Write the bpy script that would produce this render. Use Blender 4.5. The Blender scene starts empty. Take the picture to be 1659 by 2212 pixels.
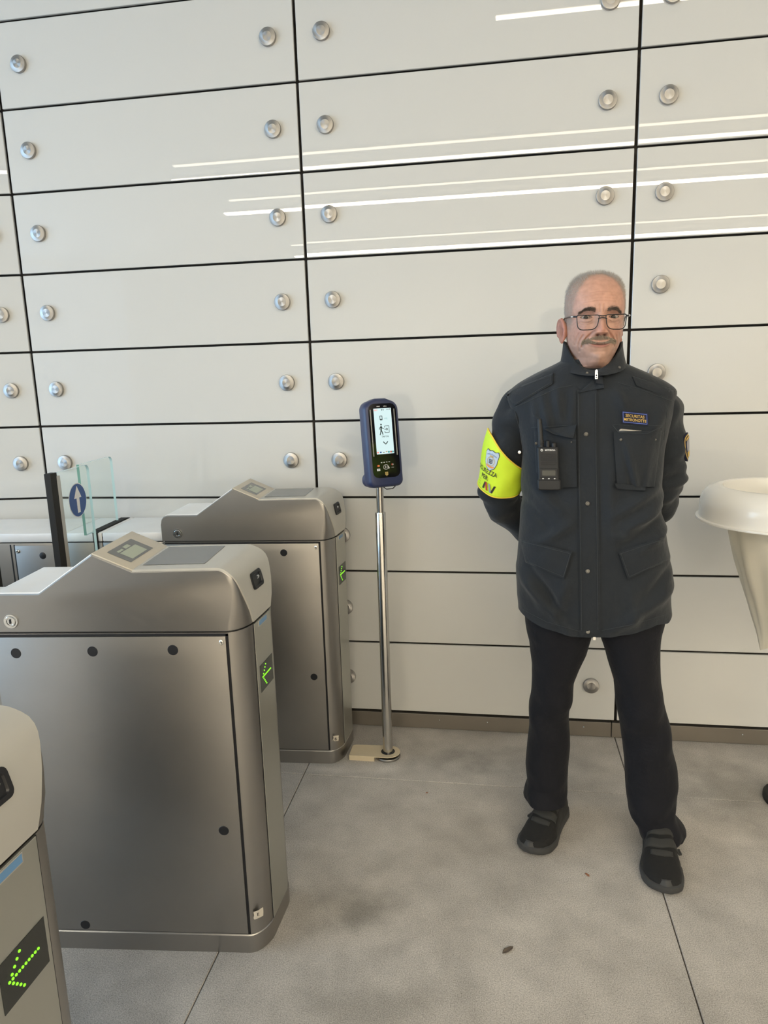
import bpy, bmesh, math, random
import numpy as np
from mathutils import Vector, Matrix
from mathutils.bvhtree import BVHTree

rng = random.Random(7)
scene = bpy.context.scene
COL = scene.collection

# ---------------------------------------------------------------- camera
CAM = np.array([1.93269, -2.78687, 1.5])
PITCH, ROLL, YAW, FPX = math.radians(11.2602), math.radians(-1.74693), math.radians(9.35230), 1541.905
cy_, sy_ = math.cos(YAW), math.sin(YAW)
FWD = np.array([-sy_*math.cos(PITCH), cy_*math.cos(PITCH), -math.sin(PITCH)])
R0 = np.array([cy_, sy_, 0.0]); U0 = np.cross(R0, FWD)
RGT = R0*math.cos(ROLL) + U0*math.sin(ROLL)
UPV = -R0*math.sin(ROLL) + U0*math.cos(ROLL)
cd = bpy.data.cameras.new('camera'); cam = bpy.data.objects.new('camera', cd); COL.objects.link(cam)
cam.matrix_world = Matrix(((RGT[0], UPV[0], -FWD[0], CAM[0]), (RGT[1], UPV[1], -FWD[1], CAM[1]), (RGT[2], UPV[2], -FWD[2], CAM[2]), (0, 0, 0, 1)))
cd.sensor_fit = 'VERTICAL'; cd.sensor_height = 36.0; cd.sensor_width = 27.0
cd.lens = FPX/2212*36.0; cd.clip_start = 0.05; cd.clip_end = 100
scene.camera = cam

# ---------------------------------------------------------------- light
W = bpy.data.worlds.new('world'); scene.world = W; W.use_nodes = True
bg = W.node_tree.nodes['Background']
bg.inputs['Color'].default_value = (0.80, 0.90, 1.0, 1); bg.inputs['Strength'].default_value = 1.0
vs = scene.view_settings
vs.view_transform = 'Standard'; vs.look = 'None'; vs.gamma = 1.0; vs.use_curve_mapping = False; vs.exposure = 0.0
scene.cycles.use_denoising = True
scene.cycles.max_bounces = 8; scene.cycles.caustics_reflective = False; scene.cycles.caustics_refractive = False

def area(name, loc, rot, sx, sy, power, col):
    l = bpy.data.lights.new(name, 'AREA'); l.shape = 'RECTANGLE'; l.size = sx; l.size_y = sy; l.energy = power; l.color = col
    o = bpy.data.objects.new(name, l); COL.objects.link(o); o.location = loc; o.rotation_euler = rot; return o
# daylight coming in through the open street side of the hall
area('daylight', (-5.9, -4.0, 1.75), (0, math.radians(-90), math.radians(0)), 3.3, 8.0, 430, (0.44, 0.71, 1.0))

# ---------------------------------------------------------------- materials
def lin(c):
    return tuple((v/255/12.92 if v/255 <= 0.04045 else ((v/255+0.055)/1.055)**2.4) for v in c)
class NT:
    def __init__(s, name):
        s.m = bpy.data.materials.new(name); s.m.use_nodes = True; s.t = s.m.node_tree
        s.b = s.t.nodes['Principled BSDF']
    def n(s, typ, **kw):
        nd = s.t.nodes.new(typ)
        for k, v in kw.items():
            if k in nd.inputs: nd.inputs[k].default_value = v
            else: setattr(nd, k, v)
        return nd
    def l(s, a, b): s.t.links.new(a, b)
    def set(s, **kw):
        for k, v in kw.items():
            k = k.replace('_', ' ')
            s.b.inputs[k].default_value = (*v, 1) if isinstance(v, tuple) and len(v) == 3 else v
        return s
def pbr(name, col, rough=.5, metal=0., spec=.5, noise=0., nscale=40., bump=0., bscale=200., stretch=None, coat=0., emit=None, estr=0.):
    M = NT(name); M.set(Base_Color=tuple(col), Roughness=rough, Metallic=metal)
    M.b.inputs['Specular IOR Level'].default_value = spec
    M.b.inputs['Coat Weight'].default_value = coat
    if emit: M.b.inputs['Emission Color'].default_value = (*emit, 1); M.b.inputs['Emission Strength'].default_value = estr
    if noise or bump:
        tc = M.n('ShaderNodeTexCoord'); vec = tc.outputs['Object']
        if stretch:
            mp = M.n('ShaderNodeMapping'); mp.inputs['Scale'].default_value = stretch; M.l(vec, mp.inputs['Vector']); vec = mp.outputs['Vector']
        if noise:
            nz = M.n('ShaderNodeTexNoise', Scale=nscale, Detail=4.0); M.l(vec, nz.inputs['Vector'])
            mx = M.n('ShaderNodeMix', data_type='RGBA'); mx.inputs[6].default_value = (*[c*(1-noise) for c in col], 1); mx.inputs[7].default_value = (*[min(1, c*(1+noise)) for c in col], 1)
            M.l(nz.outputs['Fac'], mx.inputs[0]); M.l(mx.outputs[2], M.b.inputs['Base Color'])
        if bump:
            nb = M.n('ShaderNodeTexNoise', Scale=bscale, Detail=3.0); M.l(vec, nb.inputs['Vector'])
            bp = M.n('ShaderNodeBump', Strength=bump, Distance=0.002); M.l(nb.outputs['Fac'], bp.inputs['Height']); M.l(bp.outputs['Normal'], M.b.inputs['Normal'])
    return M.m

MAT = {}
MAT['panel'] = pbr('back_painted_glass', (.64, .635, .615), rough=.008, spec=.6, noise=.012, nscale=3.)
MAT['backing'] = pbr('dark_backing', (.060, .050, .041), rough=.7, noise=.7, nscale=9., stretch=(1, 1, 6))
MAT['skirting'] = pbr('steel_skirting', (.30, .27, .235), rough=.42, metal=.85, noise=.12, nscale=6.)
def disc_mat():
    M = NT('turned_steel_disc'); M.set(Base_Color=(.43, .415, .40), Roughness=.42, Metallic=1.0)
    M.b.inputs['Anisotropic'].default_value = .85
    tg = M.n('ShaderNodeTangent', direction_type='RADIAL', axis='Y'); M.l(tg.outputs[0], M.b.inputs['Tangent'])
    return M.m
MAT['disc'] = disc_mat()
def concrete():
    M = NT('cast_concrete'); M.set(Roughness=.62)
    M.b.inputs['Specular IOR Level'].default_value = .35
    g = M.n('ShaderNodeNewGeometry'); pos = g.outputs['Position']
    big = M.n('ShaderNodeTexNoise', Scale=1.7, Detail=6.0, Roughness=.62); M.l(pos, big.inputs['Vector'])
    r1 = M.n('ShaderNodeValToRGB'); M.l(big.outputs['Fac'], r1.inputs[0])
    r1.color_ramp.elements[0].position = .30; r1.color_ramp.elements[0].color = (.365, .338, .308, 1)
    r1.color_ramp.elements[1].position = .62; r1.color_ramp.elements[1].color = (.475, .445, .412, 1)
    mid = M.n('ShaderNodeTexNoise', Scale=9.0, Detail=5.0); M.l(pos, mid.inputs['Vector'])
    m1 = M.n('ShaderNodeMix', data_type='RGBA', blend_type='MULTIPLY'); m1.inputs[0].default_value = .35
    M.l(r1.outputs[0], m1.inputs[6]); M.l(mid.outputs['Color'], m1.inputs[7])
    bw = M.n('ShaderNodeRGBToBW'); M.l(mid.outputs['Color'], bw.inputs[0])
    r3 = M.n('ShaderNodeMapRange'); r3.inputs['From Min'].default_value = .35; r3.inputs['From Max'].default_value = .65; r3.inputs['To Min'].default_value = .86; r3.inputs['To Max'].default_value = 1.1
    M.l(bw.outputs[0], r3.inputs[0])
    m2 = M.n('ShaderNodeMix', data_type='RGBA', blend_type='MULTIPLY'); m2.inputs[0].default_value = 1.
    M.l(r1.outputs[0], m2.inputs[6]); M.l(r3.outputs[0], m2.inputs[7])
    fine = M.n('ShaderNodeTexNoise', Scale=330.0, Detail=3.0); M.l(pos, fine.inputs['Vector'])
    r2 = M.n('ShaderNodeMapRange'); r2.inputs['From Min'].default_value = .3; r2.inputs['From Max'].default_value = .7; r2.inputs['To Min'].default_value = .66; r2.inputs['To Max'].default_value = 1.32
    M.l(fine.outputs['Fac'], r2.inputs[0])
    m3 = M.n('ShaderNodeMix', data_type='RGBA', blend_type='MULTIPLY'); m3.inputs[0].default_value = 1.
    M.l(m2.outputs[2], m3.inputs[6]); M.l(r2.outputs[0], m3.inputs[7])
    # dark pores and pale grit
    vo = M.n('ShaderNodeTexVoronoi', Scale=120.0); M.l(pos, vo.inputs['Vector'])
    r4 = M.n('ShaderNodeMapRange'); r4.inputs['From Min'].default_value = .05; r4.inputs['From Max'].default_value = .16; r4.inputs['To Min'].default_value = .55; r4.inputs['To Max'].default_value = 1.
    M.l(vo.outputs['Distance'], r4.inputs[0])
    m4 = M.n('ShaderNodeMix', data_type='RGBA', blend_type='MULTIPLY'); m4.inputs[0].default_value = 1.
    M.l(m3.outputs[2], m4.inputs[6]); M.l(r4.outputs[0], m4.inputs[7])
    last = m4.outputs[2]
    for (sx, sy, r, dark, ex) in ((1.50, -1.04, .26, .76, .5), (1.53, -1.10, .12, .72, .8), (2.75, -.36, .34, .72, .7), (2.0, -.22, .35, .80, .5), (1.46, -.335, .16, 1.32, .35), (1.30, -.36, .14, 1.35, .3), (2.72, -.62, .16, 1.22, .3), (1.75, -.24, .25, .80, .5), (.95, -1.52, .30, .80, .7), (1.62, -1.36, .35, .84, .6)):  # floor spots; those beside the middle turnstile mix stain with its painted cast shadow
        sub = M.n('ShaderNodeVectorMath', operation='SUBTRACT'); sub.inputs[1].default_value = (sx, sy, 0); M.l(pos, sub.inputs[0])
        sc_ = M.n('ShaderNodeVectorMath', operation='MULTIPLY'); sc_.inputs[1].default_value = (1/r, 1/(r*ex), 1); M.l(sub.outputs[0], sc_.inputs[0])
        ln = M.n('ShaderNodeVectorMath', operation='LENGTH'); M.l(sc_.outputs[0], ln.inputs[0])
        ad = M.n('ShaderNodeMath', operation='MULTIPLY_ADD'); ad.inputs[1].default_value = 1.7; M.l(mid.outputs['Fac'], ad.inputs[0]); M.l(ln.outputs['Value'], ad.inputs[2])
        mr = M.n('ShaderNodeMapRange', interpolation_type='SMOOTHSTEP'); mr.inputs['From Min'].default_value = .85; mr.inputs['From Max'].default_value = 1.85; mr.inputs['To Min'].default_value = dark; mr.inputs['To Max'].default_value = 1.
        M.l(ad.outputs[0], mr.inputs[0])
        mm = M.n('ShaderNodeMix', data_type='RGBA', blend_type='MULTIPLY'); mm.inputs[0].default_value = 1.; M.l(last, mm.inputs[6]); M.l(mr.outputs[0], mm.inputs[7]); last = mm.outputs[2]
    M.l(last, M.b.inputs['Base Color'])
    bp = M.n('ShaderNodeBump', Strength=.12, Distance=.002); M.l(fine.outputs['Fac'], bp.inputs['Height']); M.l(bp.outputs['Normal'], M.b.inputs['Normal'])
    return M.m
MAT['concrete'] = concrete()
MAT['joint'] = pbr('joint_dirt', (.05, .045, .04), rough=.9, noise=.3)
def steel(name, col, rough, stretch, aniso=.0):
    M = NT(name); M.set(Base_Color=col, Roughness=rough, Metallic=1.0)
    tc = M.n('ShaderNodeTexCoord'); mp = M.n('ShaderNodeMapping'); mp.inputs['Scale'].default_value = stretch
    M.l(tc.outputs['Object'], mp.inputs['Vector'])
    nz = M.n('ShaderNodeTexNoise', Scale=800.0, Detail=3.0); M.l(mp.outputs['Vector'], nz.inputs['Vector'])
    mr = M.n('ShaderNodeMapRange'); mr.inputs['To Min'].default_value = rough-.07; mr.inputs['To Max'].default_value = rough+.09
    M.l(nz.outputs['Fac'], mr.inputs[0]); M.l(mr.outputs[0], M.b.inputs['Roughness'])
    bp = M.n('ShaderNodeBump', Strength=.05, Distance=.001); M.l(nz.outputs['Fac'], bp.inputs['Height']); M.l(bp.outputs['Normal'], M.b.inputs['Normal'])
    sm = M.n('ShaderNodeTexNoise', Scale=5.0, Detail=4.0); M.l(tc.outputs['Object'], sm.inputs['Vector'])
    mx = M.n('ShaderNodeMix', data_type='RGBA'); mx.inputs[6].default_value = (*[c*.88 for c in col], 1); mx.inputs[7].default_value = (*[c*1.08 for c in col], 1)
    M.l(sm.outputs['Fac'], mx.inputs[0]); M.l(mx.outputs[2], M.b.inputs['Base Color'])
    return M.m
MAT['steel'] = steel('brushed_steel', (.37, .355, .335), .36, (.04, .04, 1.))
MAT['steel_glare_tone'] = steel('brushed_steel_glare_tone', (.92, .92, .93), .45, (.05, 1., 1.))  # steel paled so upward faces carry daylight glare in their colour
MAT['steel_glare_tone'].node_tree.nodes['Principled BSDF'].inputs['Metallic'].default_value = .55
MAT['beige'] = pbr('champagne_lacquer', (.56, .505, .415), rough=.38, metal=.35, bump=.02, bscale=600)
MAT['cover_grey'] = pbr('silver_grey_lacquer', (.50, .485, .445), rough=.34, metal=.3, bump=.02, bscale=600)
MAT['end_plate'] = pbr('pale_anodised_plate', (.44, .44, .40), rough=.30, metal=.8, bump=.02, bscale=600)
MAT['pole'] = steel('polished_tube', (.62, .60, .57), .16, (1, 1, .05))
MAT['chrome'] = pbr('chrome', (.72, .72, .70), rough=.15, metal=1.)
MAT['black'] = pbr('black_plastic', (.008, .008, .010), rough=.45)
MAT['rubber'] = pbr('black_rubber', (.012, .011, .010), rough=.75, bump=.1)
MAT['dark_glass'] = pbr('smoked_glass', (.13, .135, .135), rough=.16, spec=.4)
MAT['lcd'] = pbr('grey_green_lcd', (.36, .40, .31), rough=.25)
MAT['lcd_frame'] = pbr('display_bezel', (.20, .205, .20), rough=.3)
MAT['blue_label'] = pbr('blue_label', (.12, .26, .46), rough=.3)
MAT['led_panel'] = pbr('led_window', (.022, .024, .022), rough=.25)
MAT['led'] = pbr('green_led', (.1, .5, .02), rough=.4, emit=(.30, 1.0, .02), estr=1.1)
MAT['paper'] = pbr('torn_paper', (.55, .50, .42), rough=.8, noise=.2, nscale=90)
MAT['ink'] = pbr('ink', (.03, .025, .02), rough=.7)
def glass(name, col, edge=False):
    M = NT(name); M.set(Base_Color=col, Roughness=.0 if not edge else .1)
    M.b.inputs['Transmission Weight'].default_value = 1.; M.b.inputs['IOR'].default_value = 1.3
    return M.m
def thin_glass(name, tint, gloss=1.0):
    M = NT(name); nt = M.t
    tr = M.n('ShaderNodeBsdfTransparent'); tr.inputs[0].default_value = (*tint, 1)
    gl = M.n('ShaderNodeBsdfGlossy'); gl.inputs['Roughness'].default_value = .02
    fr = M.n('ShaderNodeFresnel'); fr.inputs['IOR'].default_value = 1.45
    ge = M.n('ShaderNodeNewGeometry'); sb = M.n('ShaderNodeMath', operation='SUBTRACT'); sb.inputs[0].default_value = gloss; M.l(ge.outputs['Backfacing'], sb.inputs[1])
    mu = M.n('ShaderNodeMath', operation='MULTIPLY', use_clamp=True); M.l(sb.outputs[0], mu.inputs[1]); M.l(fr.outputs[0], mu.inputs[0])
    mx = M.n('ShaderNodeMixShader'); M.l(mu.outputs[0], mx.inputs[0]); M.l(tr.outputs[0], mx.inputs[1]); M.l(gl.outputs[0], mx.inputs[2])
    M.l(mx.outputs[0], nt.nodes['Material Output'].inputs['Surface']); return M.m
MAT['glass'] = thin_glass('clear_pane', (.955, .985, .97))
MAT['glass_edge'] = pbr('green_glass_edge', (.16, .36, .30), rough=.12, spec=.6)
MAT['glass_edge_pale'] = pbr('pale_glass_edge', (.52, .70, .72), rough=.1, spec=.6)
MAT['trim_steel'] = pbr('satin_strip', (.55, .53, .49), rough=.35, metal=.6)
MAT['sign_blue'] = pbr('sign_blue', (.022, .085, .30), rough=.35)
MAT['sign_white'] = pbr('sign_white', (.85, .85, .85), rough=.4)
MAT['bin_white'] = pbr('white_gloss_plastic', (.80, .78, .74), rough=.16, spec=.5)
MAT['bin_inner'] = pbr('bin_inner', (.35, .33, .28), rough=.5)
MAT['ceiling'] = pbr('white_ceiling', (.72, .72, .70), rough=.8, noise=.03, nscale=2)
MAT['far_wall'] = pbr('pale_plaster', (.66, .63, .58), rough=.7, noise=.15, nscale=2)
MAT['strip'] = pbr('light_strip', (.9, .88, .82), rough=.5, emit=(1., .885, .675), estr=24.0)
MAT['strip_far'] = pbr('light_strip_far', (.9, .88, .82), rough=.5, emit=(1., .885, .675), estr=64.0)
MAT['strip_dim'] = pbr('light_strip_dim', (.9, .88, .82), rough=.5, emit=(1., .885, .675), estr=9.0)
MAT['washer'] = pbr('wall_washer', (.9, .88, .82), rough=.5, emit=(1., .90, .74), estr=.3)

# ---------------------------------------------------------------- mesh helpers
class G:
    def __init__(s): s.v = []; s.f = []; s.mi = []; s.cur = 0
    def add(s, vs, fs):
        b = len(s.v); s.v += [tuple(map(float, p)) for p in vs]
        s.f += [tuple(i+b for i in f) for f in fs]; s.mi += [s.cur]*len(fs); return s
    def box(s, x0, x1, y0, y1, z0, z1):
        return s.add([(x0, y0, z0), (x1, y0, z0), (x1, y1, z0), (x0, y1, z0), (x0, y0, z1), (x1, y0, z1), (x1, y1, z1), (x0, y1, z1)],
                     [(0, 3, 2, 1), (4, 5, 6, 7), (0, 1, 5, 4), (1, 2, 6, 5), (2, 3, 7, 6), (3, 0, 4, 7)])
    def prism(s, poly, f0, f1):                     # poly of 2-D points; f0/f1 map a 2-D point to the two end faces
        n = len(poly); vs = [f0(*p) for p in poly] + [f1(*p) for p in poly]
        fs = [tuple(range(n))[::-1], tuple(range(n, 2*n))] + [(i, (i+1) % n, n+(i+1) % n, n+i) for i in range(n)]
        return s.add(vs, fs)
    def loft(s, rings, cap0=True, cap1=True, closed=True):
        n = len(rings[0]); vs = [p for r in rings for p in r]; fs = []
        for k in range(len(rings)-1):
            for i in range(n if closed else n-1):
                a, b = k*n+i, k*n+(i+1) % n; fs.append((a, b, b+n, a+n))
        if cap0: fs.append(tuple(range(n))[::-1])
        if cap1: fs.append(tuple((len(rings)-1)*n+i for i in range(n)))
        return s.add(vs, fs)
    def grid(s, P):
        return s.loft(P, False, False, False)
    def lathe(s, prof, c, n=32, axis=2, cap0=False, cap1=False):
        rings = []
        for r, h in prof:
            ring = []
            for i in range(n):
                a = 2*math.pi*i/n; p = [0, 0, 0]; p[axis] = h; p[(axis+1) % 3] = r*math.cos(a); p[(axis+2) % 3] = r*math.sin(a)
                ring.append((p[0]+c[0], p[1]+c[1], p[2]+c[2]))
            rings.append(ring)
        return s.loft(rings, cap0, cap1)
    def tube(s, path, rad, n=12, caps=True):
        path = [np.array(p, float) for p in path]; rings = []; up = None
        for k, p in enumerate(path):
            t = path[min(k+1, len(path)-1)] - path[max(k-1, 0)]; t /= np.linalg.norm(t)+1e-12
            if up is None:
                up = np.array([0, 0, 1.]) if abs(t[2]) < .9 else np.array([1., 0, 0])
            a = up - t*(up@t); a /= np.linalg.norm(a); up = a; b = np.cross(t, a)
            r = rad[k] if hasattr(rad, '__len__') else rad
            rings.append([p + r*(math.cos(2*math.pi*i/n)*a + math.sin(2*math.pi*i/n)*b) for i in range(n)])
        return s.loft(rings, caps, caps)
    def sphere(s, c, r, n=16, m=10, sc=(1, 1, 1)):
        rings = []
        for j in range(1, m):
            ph = math.pi*j/m
            rings.append([(c[0]+r*sc[0]*math.sin(ph)*math.cos(2*math.pi*i/n), c[1]+r*sc[1]*math.sin(ph)*math.sin(2*math.pi*i/n), c[2]-r*sc[2]*math.cos(ph)) for i in range(n)])
        return s.loft(rings)
    def mesh(s, name, mats, smooth=35, bevel=0., seg=2, bevel_ang=30):
        me = bpy.data.meshes.new(name); me.from_pydata(s.v, [], s.f)
        mats = mats if isinstance(mats, (list, tuple)) else [mats]
        for m in mats: me.materials.append(m)
        if len(mats) > 1: me.polygons.foreach_set('material_index', s.mi)
        bm = bmesh.new(); bm.from_mesh(me)
        bmesh.ops.recalc_face_normals(bm, faces=bm.faces)
        if bevel:
            es = [e for e in bm.edges if len(e.link_faces) == 2 and e.calc_face_angle(0) > math.radians(bevel_ang)]
            bmesh.ops.bevel(bm, geom=es, offset=bevel, segments=seg, affect='EDGES', clamp_overlap=True, profile=.6)
        bm.to_mesh(me); bm.free()
        if smooth:
            me.polygons.foreach_set('use_smooth', [True]*len(me.polygons))
            me.set_sharp_from_angle(angle=math.radians(smooth))
        me.update(); return me
    def build(s, name, mats, parent=None, **kw):
        return link(name, s.mesh(name, mats, **kw), parent)
def link(name, data, parent=None):
    o = bpy.data.objects.new(name, data); COL.objects.link(o)
    if parent is not None: adopt(o, parent)
    return o
def wloc(p):
    v = Vector(p.location)
    return v
ORIGIN = {}
def adopt(o, parent):
    o.parent = parent
    o.matrix_parent_inverse = Matrix.Translation(-ORIGIN.get(parent.name, Vector((0, 0, 0))))
def tag(o, label=None, cat=None, group=None, kind=None):
    if label: o['label'] = label
    if cat: o['category'] = cat
    if group: o['group'] = group
    if kind: o['kind'] = kind
    return o
def thing(name, label, cat, loc, group=None):
    o = bpy.data.objects.new(name, None); COL.objects.link(o); o.location = loc; o.empty_display_size = .1
    ORIGIN[o.name] = Vector(loc)
    return tag(o, label, cat, group)
def copy_tree(o, dloc, parent=None):
    c = o.copy(); COL.objects.link(c)
    if parent is None: c.location = Vector(o.location) + Vector(dloc)
    else: c.parent = parent; c.matrix_parent_inverse = o.matrix_parent_inverse.copy()
    if o.name in ORIGIN: ORIGIN[c.name] = ORIGIN[o.name]
    for ch in list(o.children): copy_tree(ch, dloc, c)
    return c
def text_geo(body, size=1.0, bold=0.0, align='CENTER'):
    cu = bpy.data.curves.new('txt', 'FONT'); cu.body = body; cu.size = size; cu.align_x = align; cu.align_y = 'CENTER'; cu.offset = bold; cu.resolution_u = 3
    o = bpy.data.objects.new('txt', cu); COL.objects.link(o)
    dg = bpy.context.evaluated_depsgraph_get(); dg.update()
    me = bpy.data.meshes.new_from_object(o.evaluated_get(dg))
    v = [tuple(p.co[:2]) for p in me.vertices]; f = [tuple(p.vertices) for p in me.polygons]
    bpy.data.objects.remove(o); bpy.data.curves.remove(cu); bpy.data.meshes.remove(me)
    return v, f
def flat_text(g, body, size, mapf, bold=0.0, width=None, height=None):
    v, f = text_geo(body, 1.0, bold)
    xs = [p[0] for p in v]; ys = [p[1] for p in v]
    mx, my = (min(xs)+max(xs))/2, (min(ys)+max(ys))/2
    sy = (height/(max(ys)-min(ys))) if height else None
    sx = (width/(max(xs)-min(xs))) if width else (sy or size)
    sy = sy or sx
    g.add([mapf((p[0]-mx)*sx, (p[1]-my)*sy) for p in v], f)
def rrect(w, h, r, n=5):
    P = []
    for cx, cy, a0 in ((w-r, h-r, 0), (-w+r, h-r, 90), (-w+r, -h+r, 180), (w-r, -h+r, 270)):
        for k in range(n+1):
            a = math.radians(a0+90*k/n); P.append((cx+r*math.cos(a), cy+r*math.sin(a)))
    return P
# ================================================================ the hall
ROW = .309; Z0 = .0706; GAP = .011
# floor: substrate plus cast slabs
fl = G().box(-6, 8, -12, .12, -.10, -.010).build('floor', MAT['joint'], smooth=0); tag(fl, kind='structure')
ys = [.10, -.400, -2.20, -4.0, -5.8, -7.6, -9.4, -11.9]
for i in range(-5, 7):
    for j in range(len(ys)-1):
        g = G().box(i*1.2+.0016, (i+1)*1.2-.0016, ys[j+1]+.0014, ys[j]-.0014, -.06, 0)
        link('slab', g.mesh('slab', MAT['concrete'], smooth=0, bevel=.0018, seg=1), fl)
# back wall: dark carrier plus back-painted glass panels, each held by two turned steel discs
wall = G().box(-.02, 6.02, .045, .12, -.1, 3.6).build('wall_back', MAT['backing'], smooth=0); tag(wall, kind='structure')
pm = G().box(-.6+GAP/2, .6-GAP/2, 0, .012, -ROW/2+.0043, ROW/2-.0043).mesh('glass_panel', MAT['panel'], smooth=0, bevel=.0016, seg=1)
dg_ = G().lathe([(.0, -.0150), (.0165, -.0146), (.0172, -.0142), (.0300, -.0118), (.0312, -.0105), (.0312, .001)], (0, 0, 0), n=36, axis=1)
dm = dg_.mesh('fixing', MAT['disc'], smooth=25)
def panel_wall(parent, ncol, origin, ang, rows=11):
    ca, sa = math.cos(ang), math.sin(ang)
    for i in range(ncol):
        for j in range(rows):
            lx, z = (i+.5)*1.2, Z0+GAP*0+ROW*(j+.5)
            if ang: lx = -lx
            p = link('glass_panel', pm, parent)
            p.location = (origin[0]+lx*ca, origin[1]+lx*sa, z)
            tilt = rng.uniform(-.0022, .0022)
            p.rotation_euler = (tilt, 0, ang+rng.uniform(-.0008, .0008))
            for sx in (-.5, .5):
                d = bpy.data.objects.new('fixing', dm); COL.objects.link(d); d.parent = p; d.location = (sx, 0, 0)
                d.rotation_euler = (0, rng.uniform(0, 6.28), 0)
panel_wall(wall, 5, (0, 0), 0.0)
LA = math.radians(9.6)
wl = G().add([(0, .05, -.1), (-1.6*math.cos(LA), -1.6*math.sin(LA)+.05, -.1), (-1.6*math.cos(LA), -1.6*math.sin(LA)+.12, -.1), (0, .12, -.1),
              (0, .05, 3.6), (-1.6*math.cos(LA), -1.6*math.sin(LA)+.05, 3.6), (-1.6*math.cos(LA), -1.6*math.sin(LA)+.12, 3.6), (0, .12, 3.6)],
             [(0, 1, 2, 3), (4, 5, 6, 7), (0, 1, 5, 4), (1, 2, 6, 5), (2, 3, 7, 6), (3, 0, 4, 7)]).build('wall_left', MAT['backing'], smooth=0); tag(wl, kind='structure')
panel_wall(wl, 1, (0, 0), LA)
# skirting
bb = G().box(0, 6, .005, .03, .0, .062).build('baseboard_back', MAT['joint'], smooth=0); tag(bb, kind='structure')
bs = G().box(-.5985, .5985, -.004, .02, .002, .0655).mesh('skirting_plate', MAT['skirting'], smooth=0, bevel=.001, seg=1)
rv = G().lathe([(.0, -.0085), (.0025, -.0078), (.0035, -.004)], (0, 0, 0), n=10, axis=1).mesh('rivet', MAT['chrome'], smooth=60)
for k in range(5):
    o = link('skirting_plate', bs, bb); o.location = (.585+1.2*k, 0, 0)
    for dx in (-.49, -.1, .1, .49) if k else (-.49, .49):
        r = bpy.data.objects.new('rivet', rv); COL.objects.link(r); r.parent = o; r.location = (dx, 0, .042)
# the rest of the hall (behind and beside the camera)
HC = 3.5
ce = G().box(-6, 8, -12, .2, HC, HC+.15).build('ceiling', MAT['ceiling'], smooth=0); tag(ce, kind='structure')
o = G().box(-6, 8, -12.15, -12, -.1, HC+.1).build('wall_front', MAT['far_wall'], smooth=0); tag(o, kind='structure')
o = G().box(8, 8.15, -12, .2, -.1, HC+.1).build('wall_right', MAT['far_wall'], smooth=0); tag(o, kind='structure')
n_l = 0
def strip_light(y, x0, x1, w, mat, label, z=HC):
    t = thing('ceiling_light', label, 'light', ((x0+x1)/2, y, z-.03), 'linear lights on the ceiling')
    G().box(x0, x1, y-w/2-.012, y+w/2+.012, z-.022, z+.002).build('housing', MAT['trim_steel'], t, smooth=0)
    G().box(x0+.01, x1-.01, y-w/2, y+w/2, z-.030, z-.020).build('diffuser', MAT[mat], t, smooth=0)
strip_light(-1.87, 1.9, 5.6, .036, 'strip', 'thin bright linear ceiling light nearest the glass wall')
strip_light(-4.62, -1.38, 7.4, .085, 'strip', 'bright linear ceiling light behind the camera, second row')
strip_light(-6.22, -1.45, 7.4, .13, 'strip_far', 'bright linear ceiling light behind the camera, third row')
strip_light(-9.75, -1.55, 7.4, .26, 'strip_far', 'bright linear ceiling light behind the camera, last row')
strip_light(-4.14, -1.15, 7.4, .045, 'strip_dim', 'dim linear ceiling light beside the second bright row')
strip_light(-5.57, -1.15, 7.4, .05, 'strip_dim', 'dim linear ceiling light beside the third bright row')
strip_light(-8.6, -1.3, 7.4, .08, 'strip_dim', 'dim linear ceiling light beside the last bright row')

# ================================================================ turnstiles
HW = .118
def Eend(z):
    return float(np.interp(z, [0, .93, .965, 1.0, 1.015, 1.028, 1.038, 1.046, 1.05], [1.345, 1.345, 1.341, 1.333, 1.328, 1.320, 1.308, 1.292, 1.280]))
def Rcor(z):
    return float(np.interp(z, [.89, 1.035], [.062, .003]))
def xend(z, d):
    r = Rcor(z); e = Eend(z)
    return e if d >= r else e-(r-math.sqrt(max(0, r*r-(r-d)**2)))
def head_slice(t):
    d = HW-abs(t); k = .0035 if d < .001 else 0.
    prof = [(.68, .897), (.68, .962-k), (.6835, .978-k), (.692, .989-k), (.706, .994-k), (.82, .994-k), (.962, 1.09-k), (1.058, 1.047-k), (1.275, 1.05-k)]
    for z in (1.046, 1.038, 1.028, 1.015, 1.0, .98, .955, .93, .915, .897): prof.append((xend(z, d), z-k*(z > 1.03)))
    return [(x, t, z) for x, z in prof]
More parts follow.
